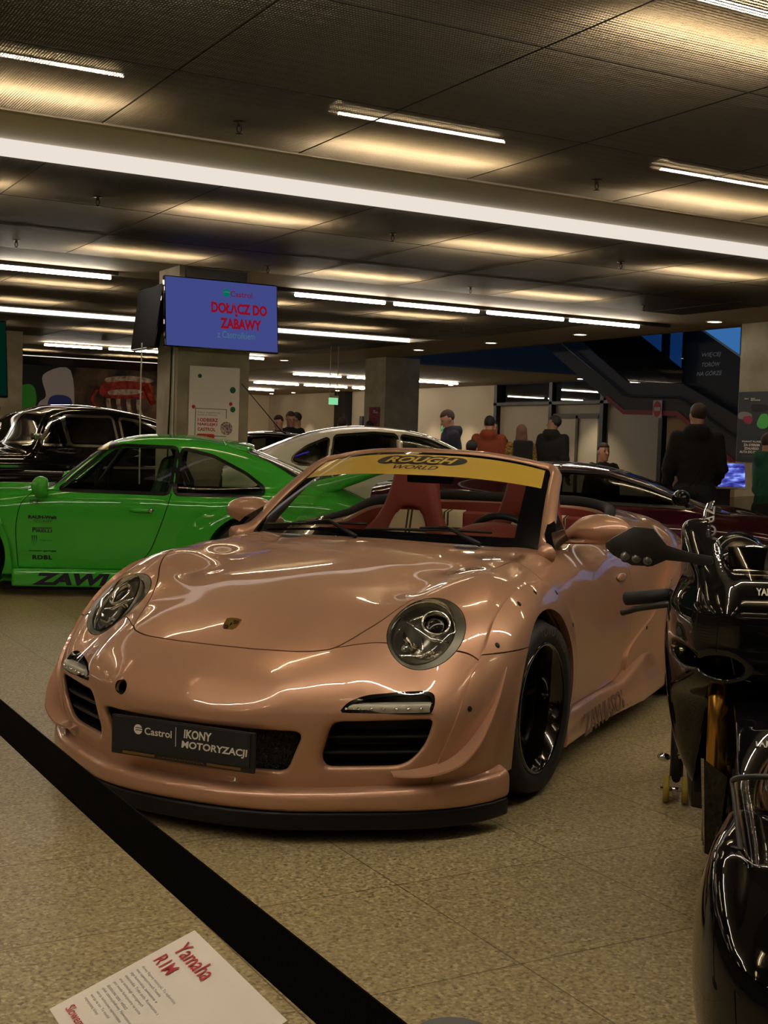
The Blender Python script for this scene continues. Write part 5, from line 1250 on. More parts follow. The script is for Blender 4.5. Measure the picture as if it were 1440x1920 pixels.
# front mudguard over the tyre
def guard(x, y, z):
    a = np.abs(x); r = np.hypot(y, z - .30)
    f = smax(np.abs(r - (.325 + .018 * (1 - (a / .08) ** 2))) - .010, a - (.082 - .03 * np.clip((y - .0) / .2, 0, 1)), .006)
    th = np.arctan2(z - .30, -y); return smax(f, smax(.55 - th, th - 2.2, .05) * .3, .01)
ga, gb = isomesh(guard, (-.10, -.36, .3), (.10, .30, .70), .006); mobj('mudguard', ga, gb, GLOSSK, BK)
on_front('YAMAHA', guard, .585, .086, .018, bold=.03)
def bwheel(y, R, w, nm):
    wr = empty('wheel'); wr.parent = BK; wr.location = (0, y, R)
    mb = MB(); n = 13; prof = [(R - .115, -w * .42)] + [(R - .10 + .10 * math.cos(t) ** .8 if abs(t) < 1.5 else R - .10, w / 2 * math.sin(t)) for t in np.linspace(-1.45, 1.45, n)] + [(R - .115, w * .42)]
    mb.lathe(prof, 64, None, 'x'); mb.build('tyre', mat('sport tyre', (.022, .020, .017), .7), wr)
    mb = MB(); mb.lathe([(R - .10, -w * .42), (R - .12, -w * .42), (R - .135, 0), (R - .12, w * .42), (R - .10, w * .42)], 48, None, 'x')
    for k in range(5):
        c = 2 * math.pi * k / 5; mb.tube([(0, .03 * math.cos(c), .03 * math.sin(c)), (0, (R - .125) * math.cos(c), (R - .125) * math.sin(c))], [.022, .014], 8)
    mb.lathe([(0, -.06), (.035, -.06), (.035, .06), (0, .06)], 20, None, 'x'); mb.build('rim', GLOSSK, wr)
    for s in (1, -1): mb = MB(); mb.lathe([(.10, s * .07), (.16, s * .07), (.16, s * .075), (.10, s * .075), (.10, s * .07)], 40, None, 'x'); mb.build('brake_disc', MATS['brake disc'], wr)
bwheel(0, .30, .12, 'front'); bwheel(1.416, .32, .19, 'rear')
for s in (1, -1):
    fk = empty('fork'); fk.parent = BK
    mb = MB(); mb.tube([(s * .115, .02, .40), (s * .115, .20, .86)], .027, 16); mb.build('fork_tube', GOLDF, fk)
    mb = MB(); mb.tube([(s * .115, -.01, .27), (s * .115, .035, .44)], .033, 14); mb.box((s * .115 - .03, -.03, .26), (s * .115 + .03, .05, .34), bev=.008); mb.build('fork_foot', GLOSSK, fk)
    mb = MB(); mb.box((s * .105 - .03, .06, .34), (s * .105 + .03, .12, .47), bev=.012); mb.build('caliper', GOLDF, fk)
    # carbon brake cooling scoop
    mb = MB(); mb.loft([[(s * .155, -.13, .515), (s * .095, -.12, .47), (s * .10, -.06, .45), (s * .16, -.06, .50)], [(s * .148, -.09, .40), (s * .10, -.08, .38), (s * .105, -.03, .37), (s * .152, -.03, .39)], [(s * .14, -.05, .25), (s * .105, -.05, .24), (s * .108, .0, .23), (s * .142, 0, .24)]], cap=True, sm=False); sharpen(mb.build('cooling_scoop', GLOSSK, fk), 30)
    # clip-on bar with lever and guard
    mb = MB(); mb.tube([(s * .16, .33, .88), (s * .375, .44, .845)], .016, 12); br_ = mb.build('handlebar', MATK, BK)
    mb = MB(); mb.tube([(s * .25, .365, .868), (s * .375, .44, .845)], .021, 12); mb.build('grip', RUBBER, br_)
    mb = MB(); mb.tube([(s * .20, .30, .865), (s * .26, .30, .85), (s * .34, .37, .825), (s * .385, .41, .805)], [.012, .010, .009, .010], 8); mb.build('lever', MATK, br_)
    mb = MB(); mb.box((s * .19 - .03, .31, .85), (s * .19 + .03, .38, .93), bev=.01); mb.build('switch_block', MATK, br_)
    mb = MB(); mb.tube([(s * .12, .62, .36), (s * .20, .64, .34)], .012, 8); mb.ball((s * .245, .64, .33), (.02, .014, .014)); mb.build('foot_peg', CHROME, BK)
# radiator, engine, tank, tail, swing arm
mb = MB(); mb.box((-.16, .36, .30), (.16, .42, .66), bev=.01); mb.build('radiator', DARK, BK)
mb = MB(); mb.box((-.17, .45, .22), (.17, .85, .60), bev=.04); mb.build('engine', MATK, BK)
def tank(x, y, z):
    f = np.sqrt((x / .16) ** 2 + ((y - .72) / .27) ** 2 + ((z - .86) / .13) ** 2) - 1; g = np.sqrt((x / .12) ** 2 + ((y - 1.25) / .42) ** 2 + ((z - .86 - .18 * (y - 1.1)) / .075) ** 2) - 1
    return smin(f * .13, g * .08, .06)
ta, tb = isomesh(tank, (-.2, .4, .65), (.2, 1.72, 1.1), .014); mobj('tank_and_tail', ta, tb, GLOSSK, BK)
mb = MB(); mb.lathe([(.062, .0), (.068, .008), (.080, .010), (.086, .0), (.080, -.004)], 32, TR((0, .42, 1.00), .12)); mb.build('ignition_ring', CHROME, BK)
mb = MB(); mb.box((-.10, .20, .955), (.10, .24, 1.03), bev=.008); mb.build('dash_display', MATS['cockpit matt black'], BK)
mb = MB()
for s in (1, -1): mb.tube([(s * .10, .85, .38), (s * .13, 1.1, .36), (s * .13, 1.42, .32)], [.035, .03, .024], 8)
mb.build('swing_arm', MATK, BK)
# paddock stand under the rear wheel
PS = empty('paddock_stand', tuple(BK.matrix_basis @ Vector((0, 1.416, 0))), -math.radians(41.52), 'black paddock stand with yellow rollers behind the black carbon superbike', 'stand')
mb = MB()
for s in (1, -1): mb.tube([(s * .19, -.08, .10), (s * .19, .0, .33), (s * .14, .02, .33)], .016, 8); mb.tube([(s * .19, -.08, .09), (s * .19, .42, .07)], .016, 8)
mb.tube([(-.19, .42, .07), (.19, .42, .07)], .016, 8); mb.tube([(-.19, -.08, .10), (-.19, -.075, .30)], .024, 8); mb.build('stand_frame', MATK, PS)
YEW = mat('yellow roller', (.34, .24, .03), .5)
for s in (1, -1):
    for d in (-.034, .034): MB().lathe([(.0, -.011), (.046, -.011), (.05, -.006), (.05, .006), (.046, .011), (0, .011)], 24, TR((s * .19 + d, -.08, .05)), 'x').build('roller', YEW, PS)
    MB().tube([(s * .19 - .055, -.08, .05), (s * .19 + .055, -.08, .05)], .008, 8).build('axle', CHROME, PS)
# ---- nearer black motorcycle, only its left front corner in the frame
B2 = empty('motorcycle', (1.237, 1.085, 0), -math.radians(52), 'glossy black motorcycle cut off at the lower right with a clear screen', 'motorcycle')
def cowl(x, y, z):
    a = np.abs(x)
    w = spl([(.30, .07), (.45, .122), (.60, .154), (.70, .150), (.78, .128), (.83, .10)], z) * np.clip(1 - .5 * np.clip((.10 - y) / .25, 0, 1) ** 2, .2, 1)
    yf = spl([(.28, .05), (.4, -.06), (.55, -.13), (.68, -.12), (.78, -.03), (.84, .06)], z)
    f = smax(a - w, yf + 2.2 * np.maximum(a - .03, 0) ** 2 - y, .06); f = smax(f, y - .42, .05); f = smax(f, z - (.765 + .55 * np.maximum(a - .075, 0) - .5 * np.maximum(0, -y) - .25 * np.maximum(0, y - .2)), .04)
    f = smax(f, .30 + .2 * a - z, .04)
    return smax(f, -smax(a - .065, smax(z - .50, y - .25, .02), .02), .02)
ca_, cb_ = isomesh(cowl, (-.2, -.2, .22), (.2, .5, .92), .007); mobj('fairing', ca_, cb_, GLOSSK, B2)
rows = [[((.088 + .032 * k) * math.sin(t), -.05 + .11 * k + .07 * (1 - math.cos(t)), .782 + .085 * k - .034 * (1 - math.cos(t))) for t in np.linspace(-1.4, 1.4, 19)] for k in np.linspace(0, 1, 7)]
mb = MB(); mb.loft(rows, closed=False); mb.build('screen', SCREEN, B2)
mb = MB(); mb.tube([tuple(r[0]) for r in rows] + [tuple(q) for q in rows[-1]] + [tuple(r[-1]) for r in rows[::-1]], .004, 6); mb.build('screen_edge', MATK, B2)
for s in (1, -1):
    mb = MB(); mb.loft([[(s * .145, .10, .56), (s * .165, .16, .54), (s * .16, .26, .60)], [(s * .13, .06, .68), (s * .155, .13, .70), (s * .15, .24, .74)]], closed=False); mb.build('side_panel', paint('dark red brown panel', (.035, .012, .008), .2, .25), B2)
    mb = MB(); mb.tube([(s * .08, -.0, .28), (s * .08, .14, .60)], .02, 10); mb.build('fork_tube', CHROME, B2)
_BK = BK; BK = B2; bwheel(.0, .28, .10, 'front'); bwheel(1.25, .29, .14, 'rear'); BK = _BK
mb = MB(); mb.box((-.12, .35, .25), (.12, .85, .60), bev=.04); mb.build('engine', MATK, B2)
def tank2(x, y, z):
    f = np.sqrt((x / .14) ** 2 + ((y - .62) / .26) ** 2 + ((z - .70) / .13) ** 2) - 1; g = np.sqrt((x / .10) ** 2 + ((y - 1.1) / .38) ** 2 + ((z - .72) / .07) ** 2) - 1
    return smin(f * .13, g * .08, .06)
ta, tb = isomesh(tank2, (-.2, .3, .5), (.2, 1.55, .95), .016); mobj('tank_and_tail', ta, tb, GLOSSK, B2)
# ---------------------------------------------------------------- barrier, card, screens, posters, stair
BELT = mat('black webbing', (.002, .002, .0022), .95, spec=.06, bump=(400, .2))
bl_ = empty('belt_barrier', (.394, .60, 0), 0, 'black retractable belt barrier running diagonally across the lower left foreground', 'barrier')
def post(y, nm):
    mb = MB(); mb.lathe([(0, 0), (.17, 0), (.17, .012), (.15, .022), (.035, .03), (.03, .05), (.03, .88)], 36, Matrix.Translation((0, y, 0))); mb.build('post', MATK, bl_)
    mb = MB(); mb.lathe([(.022, .868), (.027, .872), (.027, .936), (.024, .941), (0, .942)], 36, Matrix.Translation((0, y, 0))); mb.build('post_head', MATK, bl_)
post(0, 'a'); post(2.35, 'b')
mb = MB(); n = 24
mb.loft([[(.0008 * d, .02 + 2.31 * i / n, .901 - .012 * math.sin(math.pi * i / n) + h) for i in range(n + 1)] for d, h in ((-1, -.0245), (-1, .0245), (1, .0245), (1, -.0245), (-1, -.0245))], closed=False, sm=False); mb.build('belt', BELT, bl_)
# info card on its low stand
IC = empty('info_card', (.52, 1.45, 0), 0, 'white tilted info card with red heading standing at the lower left', 'sign')
CW = mat('white card', (.80, .74, .66), .55); RED = mat('red print', (.42, .012, .02), .5); GREY = mat('grey print', (.16, .15, .17), .6)
cx = Vector((0, -1, 0)); cd = Vector((-.126, 0, -.046)).normalized(); o0 = Vector((.63, 1.622, .602)) - Vector((.52, 1.45, 0))
def onc(a, b): return frame(o0 + cx * a + cd * b, cx, -cd)
mb = MB(); mb.box((0, -.212, -.004), (.305, 0, 0), M=frame(o0, cx, -cd)); mb.build('card', CW, IC)
L_ = lambda x, y: onc(x, y) @ Matrix.Translation((0, 0, .0012))
def ctext(txt, x, y, w, h, m, **k):      # left edge x, middle line y
    return text('lettering', txt, L_(x + w / 2, y), m, IC, fit=(w, h), **k)
ctext('Yamaha', .022, .030, .110, .024, RED, bold=.008); ctext('R1M', .022, .061, .052, .020, RED, bold=.008)
lines = ['tkowy flagowy motocykl. To najbardziej', 'nosci supersportowych Yamaha', 'jego konstrukcja, zawieszenie w', 'elektronika. Tryby jazdy. Rozwiazania z', 'oraz technologii wyscigowych', 'jest model funkcjonalny na torze', 'aluminiowa rama i wahacz', 'silnik czterocylindrowy. Nowoczesna', 'wersja karbonowa najmocniejsza', 'wersja na tor. To model', 'najwyzszej klasy.']
for i, s_t in enumerate(lines): ctext(s_t, .022, .086 + .0082 * i, .0033 * len(s_t), .0052, GREY)
ctext('Slowem', .022, .190, .060, .013, RED, bold=.006)
mb = MB(); mb.tube([(.0, 0, .02), (0, 0, .54)], .014, 10); mb.lathe([(0, 0), (.13, 0), (.13, .012), (.02, .02), (0, .02)], 24); mb.build('stand', MATK, IC)
# ---- screens on the first column
def tv(name, loc, rz, tilt, w, h, label, cat='screen', scr=None):
    t = empty(name, loc, rz, label, cat); M = Matrix.Rotation(tilt, 4, 'X')
    mb = MB(); mb.box((-w / 2, .0, -h / 2), (w / 2, .05, h / 2), M, .006); mb.build('casing', GLOSSK, t)
    mb = MB(); mb.box((-w / 2 + .012, -.003, -h / 2 + .014), (w / 2 - .012, .0, h / 2 - .012), M); mb.build('display', scr, t)
    mb = MB(); mb.box((-.15, .05, -.15), (.15, .16, .15), M); mb.build('wall_bracket', MATK, t)
    return t, M
m, ntr, bb = nmat('blue display'); ntr.nodes.remove(bb); e_ = ntr.nodes.new('ShaderNodeEmission'); e_.inputs[0].default_value = (.06, .078, .28, 1); e_.inputs[1].default_value = .45
ntr.links.new(e_.outputs[0], ntr.nodes['Material Output'].inputs[0])
T1, M1 = tv('television', (5.072, 12.66, 2.592), 0, math.radians(-6), 1.28, .742, 'wide blue advertising screen hung on the concrete column above the green car', scr=m)
def ont(x, z): return M1 @ frame((x, -.006, z), (1, 0, 0), (0, 0, 1))
RE = emis('red screen text', (.30, .006, .02), .42); GE = emis('green screen text', (.0, .16, .09), .5); DE = emis('dark red screen text', (.16, .008, .03), .5); BE = emis('dim screen text', (.05, .11, .16), .7)
text('lettering', 'DOŁĄCZ DO', ont(.19, .065), RE, T1, fit=(.64, .15), bold=.05); text('lettering', 'ZABAWY', ont(.205, -.085), RE, T1, fit=(.475, .115), bold=.05)
text('lettering', 'z Castrolkiem', ont(.15, -.205), BE, T1, fit=(.43, .072)); text('lettering', 'Castrol', ont(.215, .235), DE, T1, fit=(.25, .062), bold=.012)
mb = MB(); mb.add([(x, 0, z) for x, z in circ(.042, 24)], [list(range(24))], M=M1 @ Matrix.Translation((.045, -.006, .24))); mb.build('logo_disc', GE, T1)
mb = MB(); mb.loft([[(x, 0, -.004 + .008 * math.cos(x * 40) + h) for x in np.linspace(-.034, .036, 9)] for h in (0, .010)], closed=False, M=M1 @ Matrix.Translation((.045, -.008, .24))); mb.build('logo_swoosh', BE, T1)
T2, M2 = tv('television', (4.44, 13.26, 2.56), math.radians(-90), math.radians(-7), .80, .68, 'dark screen seen edge-on, hung on the left face of the concrete column', scr=mat('dead black display', (.004, .004, .004), .75, spec=.1))
T3, M3 = tv('television', (1.72, 11.4, 1.93), math.radians(8), math.radians(-6), 1.75, .68, 'dark green display cut off at the left edge of the picture', scr=emis('dark green display', (.0, .014, .008), .5))
mb = MB(); mb.tube([(0, .06, .3), (0, .06, 1.17)], .02, 8); mb.build('ceiling_pole', MATK, T3)
mb = MB(); mb.tube([(4.52, 12.85, 2.2), (4.515, 12.84, 1.5), (4.53, 12.85, .0)], .006, 6)
CABW = mat('white cable', (.55, .52, .46), .5)
def cable(pts, m, lab): mb = MB(); mb.tube(crom(pts, 5), .008, 6); o = mb.build('cable', m); tag(o, lab, 'cable')
cable([(4.36, 13.15, 2.28), (4.355, 13.15, 1.9), (4.36, 13.16, 1.3), (4.37, 13.16, .02)], CABW, 'white cable hanging below the edge-on dark screen')
cable([(4.652, 12.96, 2.25), (4.65, 12.95, 1.6), (4.652, 12.97, .02)], CABW, 'white cable running down the corner of the first concrete column')
cable([(4.651, 13.04, 2.25), (4.65, 13.06, 1.7), (4.652, 13.10, 1.2), (4.651, 13.1, .02)], mat('black cable', (.01, .01, .01), .5), 'thin black cable running down the left face of the first concrete column')
# column back boards behind the screen
mb = MB(); mb.box((4.72, 12.80, 2.75), (5.40, 12.868, 3.08)); o = mb.build('column_top_panel', mat('slate grey board', '4a4a4c', .6)); tag(o, 'grey board on the column above the blue screen', 'panel')
# ---- posters
def poster(loc, rz, w, h, m, label, name='poster'):
    p = empty(name, loc, rz, label, 'poster'); mb = MB(); mb.box((-w / 2, -.006, -h / 2), (w / 2, 0, h / 2)); mb.build('sheet', m, p); return p
onp = lambda x, z, d=.0075: frame((x, -d, z), (1, 0, 0), (0, 0, 1))
P1 = poster((5.078, 12.862, 1.655), 0, .575, .80, mat('white poster sheet', (.85, .76, .68), .5), 'white poster with red Polish lettering taped to the first concrete column')
PR = mat('poster red', (.50, .02, .015), .5); PG = mat('poster green', (.012, .11, .055), .5); PT = mat('poster grey text', (.20, .20, .17), .6)
mb = MB()
for x0, x1, z0, z1 in ((-.215, .145, -.055, -.049), (-.215, .145, -.345, -.339), (-.215, -.209, -.345, -.049), (.139, .145, -.15, -.049)): mb.box((x0, -.008, z0), (x1, -.0062, z1))
mb.build('border', PG, P1)
text('lettering', 'Pokaż wypełnioną\nkartę w okienku', onp(-.06, -.105), PT, P1, fit=(.25, .05))
for k, t_ in enumerate(('I ODBIERZ', 'NAKLEJKI', 'CASTROL')): text('lettering', t_, onp(-.185 + (.232, .222, .205)[k] / 2, -.172 - .05 * k), PR, P1, fit=((.232, .222, .205)[k], .038), bold=.03)
mb = MB(); mb.prism([(x, z) for x, z in rpoly([(-.19, -.385), (.01, -.385), (.01, -.320), (-.19, -.320)], .02)], .001, onp(0, 0, .0065)); mb.build('button', PR, P1)
text('lettering', 'Dziękuję', onp(-.125, -.346, .0085), CW, P1, fit=(.10, .018))
for x, z, r, mm in ((-.17, .295, .022, PG), (.21, .16, .034, PG), (.19, .01, .020, PR), (.215, -.05, .03, PG), (-.235, -.035, .02, PR)):
    mb = MB(); mb.add([(x + a, -.0065, z + b) for a, b in circ(r, 20)], [list(range(20))]); mb.build('dot', mm, P1)
mb = MB(); mb.add([(.145 + a, -.0085, -.255 + b) for a, b in circ(.072, 28)], [list(range(28))]); mb.build('sticker_ball', mat('pale sticker', (.50, .36, .34), .5, var=(60, '5a3a3a', 'd8c4bc')), P1)
# plain generic worker shape in place of the mascot: a cap-and-overall pictogram is left out, only a soft green panel remains
P2 = poster((13.12, 23.192, 1.62), 0, .46, .80, mat('dark red poster', (.05, .012, .02), .5, var=(5, '08070c', '8a1f30')), 'dark poster with red car picture on the second column')
text('lettering', 'IKONY\nMOTORYZACJI', onp(.05, .30), CW, P2, fit=(.2, .07), bold=.02)
P2.location = (12.944, 23.62, 1.66); P2.rotation_euler = (0, 0, -math.pi / 2)
P3 = poster((12.94, 12.80, 1.675), -math.pi / 2, .56, .965, mat('slate poster', (.030, .036, .045), .45), 'tall slate poster with green and pink car pictures on the right-hand column')
text('lettering', 'IKONY\nMOTORYZACJI', onp(.035, .375), CW, P3, fit=(.17, .045), bold=.03); text('lettering', 'Castrol', onp(-.135, .39), CW, P3, fit=(.08, .018), bold=.02)
for k, t_ in enumerate(('POKAŻ KLASĘ', 'ZA STEREM', 'ZDALNEGO', 'AUTA DO DRIFTU')): text('lettering', t_, onp(-.0, -.20 - .048 * k), CW, P3, fit=((.36, .30, .27, .44)[k], .034), bold=.03)
text('lettering', 'w strefie zabawy', onp(0, -.405), PT, P3, fit=(.36, .018))
def blob(par, pts, m, d, nm='picture'):
    q = crom(pts, 5, True); mb = MB(); mb.add([(x, -d, z) for x, z in q], [list(range(len(q)))]); mb.build(nm, m, par)
blob(P3, [(-.27, .19), (-.15, .21), (-.02, .17), (-.04, .10), (-.15, .10), (-.27, .12)], mat('picture pale', (.20, .19, .19), .5), .0075)
blob(P3, [(-.18, .13), (-.05, .15), (.0, .10), (-.05, .04), (-.14, .06)], mat('picture pink', (.30, .03, .07), .5), .0082)
blob(P3, [(.08, .04), (.14, .16), (.22, .18), (.275, .15), (.275, .0), (.15, -.02)], mat('picture green', (.08, .45, .08), .5), .0082)
blob(P3, [(-.02, .30), (.15, .31), (.26, .29), (.26, .22), (.1, .2), (-.02, .22)], mat('picture black', (.006, .006, .007), .5), .0078)
# ---- wall picture of an engine and neighbouring banner on the far left wall
MU = poster((10.75, 33.98, 2.08), 0, 2.75, 2.02, mat('mural dark', (.014, .010, .008), .6, var=(1.6, '14100c', '86623f')), 'large wall picture of a red engine with pale exhaust pipes', 'wall_picture')
M_RED = mat('mural red', (.26, .02, .012), .6, var=(6, '7a1a12', 'd8402a')); M_PALE = mat('mural pale metal', (.40, .27, .19), .6, var=(8, '9d7a60', 'f0d2b8'))
blob(MU, [(-.55, .62), (.1, .80), (.72, .72), (.86, .40), (.6, .25), (-.1, .22), (-.62, .30)], M_RED, .012); blob(MU, [(-.45, .78), (.2, .86), (.8, .80), (.75, .70), (.1, .72), (-.45, .66)], M_PALE, .016); blob(MU, [(-.35, .44), (.3, .50), (.55, .44), (.3, .36), (-.35, .32)], M_PALE, .018)
for k in range(4):
    x = -.42 + .28 * k; mb = MB(); mb.tube(crom([(x, -.03, .22), (x + .03, -.04, -.05), (x + .16, -.04, -.32), (x + .34, -.03, -.48)], 5), .065, 8, flat=.4, up=(0, 1, 0)); mb.build('picture_pipe', M_PALE, MU)
mb = MB(); mb.tube(crom([(-.72, -.02, .46), (-.85, -.02, .15), (-.55, -.02, -.2), (-.2, -.02, -.42)], 5), .05, 8, flat=.3, up=(0, 1, 0)); mb.build('picture_hose', M_RED, MU); mb = MB(); mb.tube([(.62, -.03, .62), (.88, -.03, .12)], .09, 8, flat=.3, up=(0, 1, 0)); mb.build('picture_hose', M_RED, MU)
blob(MU, [(1.05, -.35), (1.3, -.25), (1.36, -.6), (1.1, -.8), (.95, -.6)], M_PALE, .012)
BN = poster((8.45, 33.98, 2.0), 0, 1.75, 2.18, mat('banner dark', (.008, .012, .010), .6), 'wall banner with green glow, white and blue blocks left of the engine picture', 'wall_picture')
blob(BN, [(-.75, .1), (-.5, .5), (-.15, .55), (-.05, .1), (-.3, -.2), (-.7, -.3)], mat('banner green', (.06, .5, .04), .6), .012); blob(BN, [(.12, .85), (.85, 1.0), (.87, -.4), (-.05, -.3), (.02, .1), (.2, .3)], mat('banner white', (.8, .7, .68), .6), .012)
blob(BN, [(.30, .25), (.86, .25), (.86, -.45), (.30, -.45)], mat('banner blue', (.05, .08, .42), .6), .016); blob(BN, [(.42, -.12), (.7, -.06), (.8, -.3), (.4, -.3)], mat('banner orange', (.42, .16, .05), .6), .020)
column('column', 6.3, 7.12, 32.6, 33.3)
# ---- stair with dark parapet, printed wall, red edge
ST = mat('charcoal parapet', (.028, .026, .027), .55); SW = mat('black printed wall', (.010, .010, .013), .5); REDT = mat('red edge trim', (.17, .008, .012), .45)
def slab(nm, poly, x0, x1, m, parent=None):       # polygon in (y, z) thickened along x
    mb = MB(); n = len(poly); mb.add([(x0, y, z) for y, z in poly] + [(x1, y, z) for y, z in poly], [list(range(n)), [n + i for i in range(n)][::-1]] + [(i, n + i, n + (i + 1) % n, (i + 1) % n) for i in range(n)]); return mb.build(nm, m, parent)
SR = empty('staircase', (14.6, 16.5, 0), 0, 'dark staircase rising to the left behind the right-hand column with a red lower edge', 'stairs')
def rel(p): return [(y - 16.5, z) for y, z in p]
lowline = [(21.6, 4.15), (17.515, 1.937), (16.15, 1.903), (14.2, .78), (13.2, .2)]
upline = [(13.2, 1.15), (14.2, 1.65), (16.05, 2.43), (17.43, 2.49), (21.4, 4.75)]
for nm, x0, x1 in (('parapet', 0, .06), ('far_parapet', 1.75, 1.81)): slab(nm, rel(lowline + upline), x0, x1, ST, SR)
slab('flight', rel([(21.6, 4.15), (17.515, 1.95), (16.15, 1.915), (13.2, .2), (13.2, .5), (16.1, 2.1), (17.5, 2.15), (21.4, 4.45)]), .06, 1.75, ST, SR)
slab('red_edge', rel([(18.0, 2.20), (17.515, 1.937), (16.15, 1.903), (14.2, .78), (14.2, .86), (16.13, 1.985), (17.50, 2.02), (18.0, 2.29)]), -.02, -.001, REDT, SR)
mb = MB(); mb.tube([(-.05, 21.2 - 16.5, 4.3), (-.05, .95, 2.26), (-.05, -.42, 2.21), (-.05, -3.2, .85)], .02, 8); mb.build('handrail', MATK, SR)
o = slab('printed_wall', [(16.3, 3.56), (15.84, 3.30), (14.98, 2.84), (12.9, 1.73), (12.9, .0), (16.3, .0)], 14.78, 14.86, SW); tag(o, 'black wall beside the stairs printed with pale slanted lettering', 'wall panel')
tx = lambda y, z: frame((14.775, y, z), (0, -1, 0), (0, 0, 1))
PW = mat('pale wall print', (.42, .42, .44), .6)
for t_, y, z, w in (('WIĘCEJ', 15.60, 2.90, .44), ('TORÓW', 15.60, 2.755, .42), ('NA GÓRZE', 15.63, 2.61, .58)): text('lettering', t_, tx(y, z), PW, o, fit=(w, .085), bold=.008, shear=.2)
text('lettering', 'ODPOCZYNEK', tx(14.55, 2.02), PW, o, fit=(.75, .10), bold=.008, shear=.2)
mb = MB(); mb.tube([(14.80, 16.3, 3.57), (14.80, 15.84, 3.31), (14.80, 14.98, 2.85), (14.80, 12.9, 1.74)], .018, 6); mb.build('top_rail', TRIM, o)
wallbox('wall_under_stairs', (14.7, 14.3, 0), (16.3, 16.5, 1.0), mat('brown plaster', '8a6f52', .8)); slab_ = slab('wall_under_landing', [(16.5, 1.0), (16.5, 1.9), (16.15, 1.895), (14.6, 1.0)], 14.7, 16.3, MATS['brown plaster']); tag(slab_, kind='structure')
NE = empty('road_sign', (14.56, 16.60, 2.02), -math.pi / 2, 'red and white no-entry sign fixed to the stair parapet', 'sign')
mb = MB(); mb.box((-.11, -.006, -.15), (.11, 0, .15)); mb.build('plate', mat('sign white', (.36, .30, .27), .5), NE)
mb = MB(); mb.add([(x, -.008, z + .0) for x, z in circ(.10, 32, ry=.135)], [list(range(32))]); mb.build('disc', mat('sign red', (.30, .035, .03), .5), NE)
mb = MB(); mb.box((-.075, -.010, -.03), (.075, -.0085, .03)); mb.build('bar', MATS['sign white'], NE)
mb = MB(); mb.box((14.68, 16.20, 1.43), (14.70, 16.36, 1.57)); o = mb.build('notice', mat('red notice', (.34, .03, .03), .5)); tag(o, 'small red notice on the brown wall under the stair landing', 'notice')
GLB = clear_glass('stair balustrade glass', (.55, .72, .90), 1.6, dark=.55)
o = slab('glass_balustrade', [(17.43, 2.49), (21.4, 4.75), (21.4, 6.4), (16.1, 3.8), (16.1, 2.45)], 14.63, 14.65, GLB); tag(o, 'tinted glass balustrade above the stair parapet', 'balustrade')
# exit signs
ES = empty('exit_sign', (20.89, 33.63, 1.87), -math.pi / 2, 'small green exit sign on the white wall beside the man in navy', 'sign')
mb = MB(); mb.box((-.14, -.02, -.125), (.14, 0, .125)); mb.build('plate', mat('exit green', (.02, .16, .05), .5, emit=(.02, .3, .08), estr=.3), ES)
mb = MB(); mb.box((-.09, -.024, -.05), (-.03, -.021, .05)); mb.box((.03, -.024, -.05), (.09, -.021, .05)); mb.build('pictogram', WHITE, ES)
E2 = empty('exit_sign', (10.886, 21.498, 2.15), 0, 'lit green exit sign hanging from the ceiling left of the second column', 'sign')
mb = MB(); mb.box((-.09, -.02, -.15), (.09, .02, -.02)); mb.build('light_box', emis('lit exit green', (.30, .85, .42), .45), E2)
mb = MB(); mb.box((-.10, -.03, -.02), (.10, .03, .02))
for s in (-.08, .08): mb.tube([(s, 0, 0), (s, 0, HC - 2.15)], .008, 6)
mb.build('hanger', TRIM, E2)
wallbox('post_dark', (20.6, 39.8, 0), (20.9, 40.6, 3.1), MULL)
mb = MB(); mb.box((17.9, 33.4, .01), (18.1, 33.6, 2.1)); o = mb.build('standing_board', MATK); tag(o, 'narrow black standing board before the white wall left of the second column', 'board')
mb = MB(); mb.box((-.17, -.04, 0), (.17, .04, .10), bev=.01); o = mb.build('red_box', mat('red plastic', (.25, .015, .012), .45)); o.location = tuple((13.3, 23.12, 1.46)); tag(o, 'small red box on the second column just above the white car', 'box')
# touch table with a racing picture
m, ntr, bb = nmat('game display'); ntr.nodes.remove(bb); N = ntr.nodes.new; tc = N('ShaderNodeTexCoord'); mp = N('ShaderNodeMapping'); mp.inputs['Scale'].default_value = (2.2, 1, 7); wv = N('ShaderNodeTexNoise'); wv.inputs['Scale'].default_value = 2.6; wv.inputs['Detail'].default_value = 3
rp = N('ShaderNodeValToRGB'); rp.color_ramp.elements[0].position = .36; rp.color_ramp.elements[0].color = (.012, .012, .11, 1); rp.color_ramp.elements[1].position = .66; rp.color_ramp.elements[1].color = (.30, .42, 1, 1); e2 = rp.color_ramp.elements.new(.5); e2.color = (.06, .07, .36, 1)
em = N('ShaderNodeEmission'); em.inputs[1].default_value = .75
for a, b in ((tc.outputs['Object'], mp.inputs['Vector']), (mp.outputs[0], wv.inputs['Vector']), (wv.outputs[0], rp.inputs[0]), (rp.outputs[0], em.inputs[0]), (em.outputs[0], ntr.nodes['Material Output'].inputs[0])): ntr.links.new(a, b)
GT = empty('game_screen', (9.50, 9.82, 1.07), math.radians(-29), 'tilted blue racing game screen on a stand between the two standing visitors', 'screen')
TM = Matrix.Rotation(math.radians(-14), 4, 'X')
mb = MB(); mb.box((-.44, 0, -.14), (.27, .04, .14), TM, .006); mb.build('frame', mat('pale screen frame', (.50, .44, .36), .5), GT)
mb = MB(); mb.box((-.425, -.003, -.122), (.255, .0, .125), TM); mb.build('display', m, GT)
mb = MB(); mb.box((-.28, .04, -1.07), (.12, .2, -.1)); mb.box((-.38, -.1, -1.07), (.22, .35, -1.04)); mb.build('stand', MATK, GT)
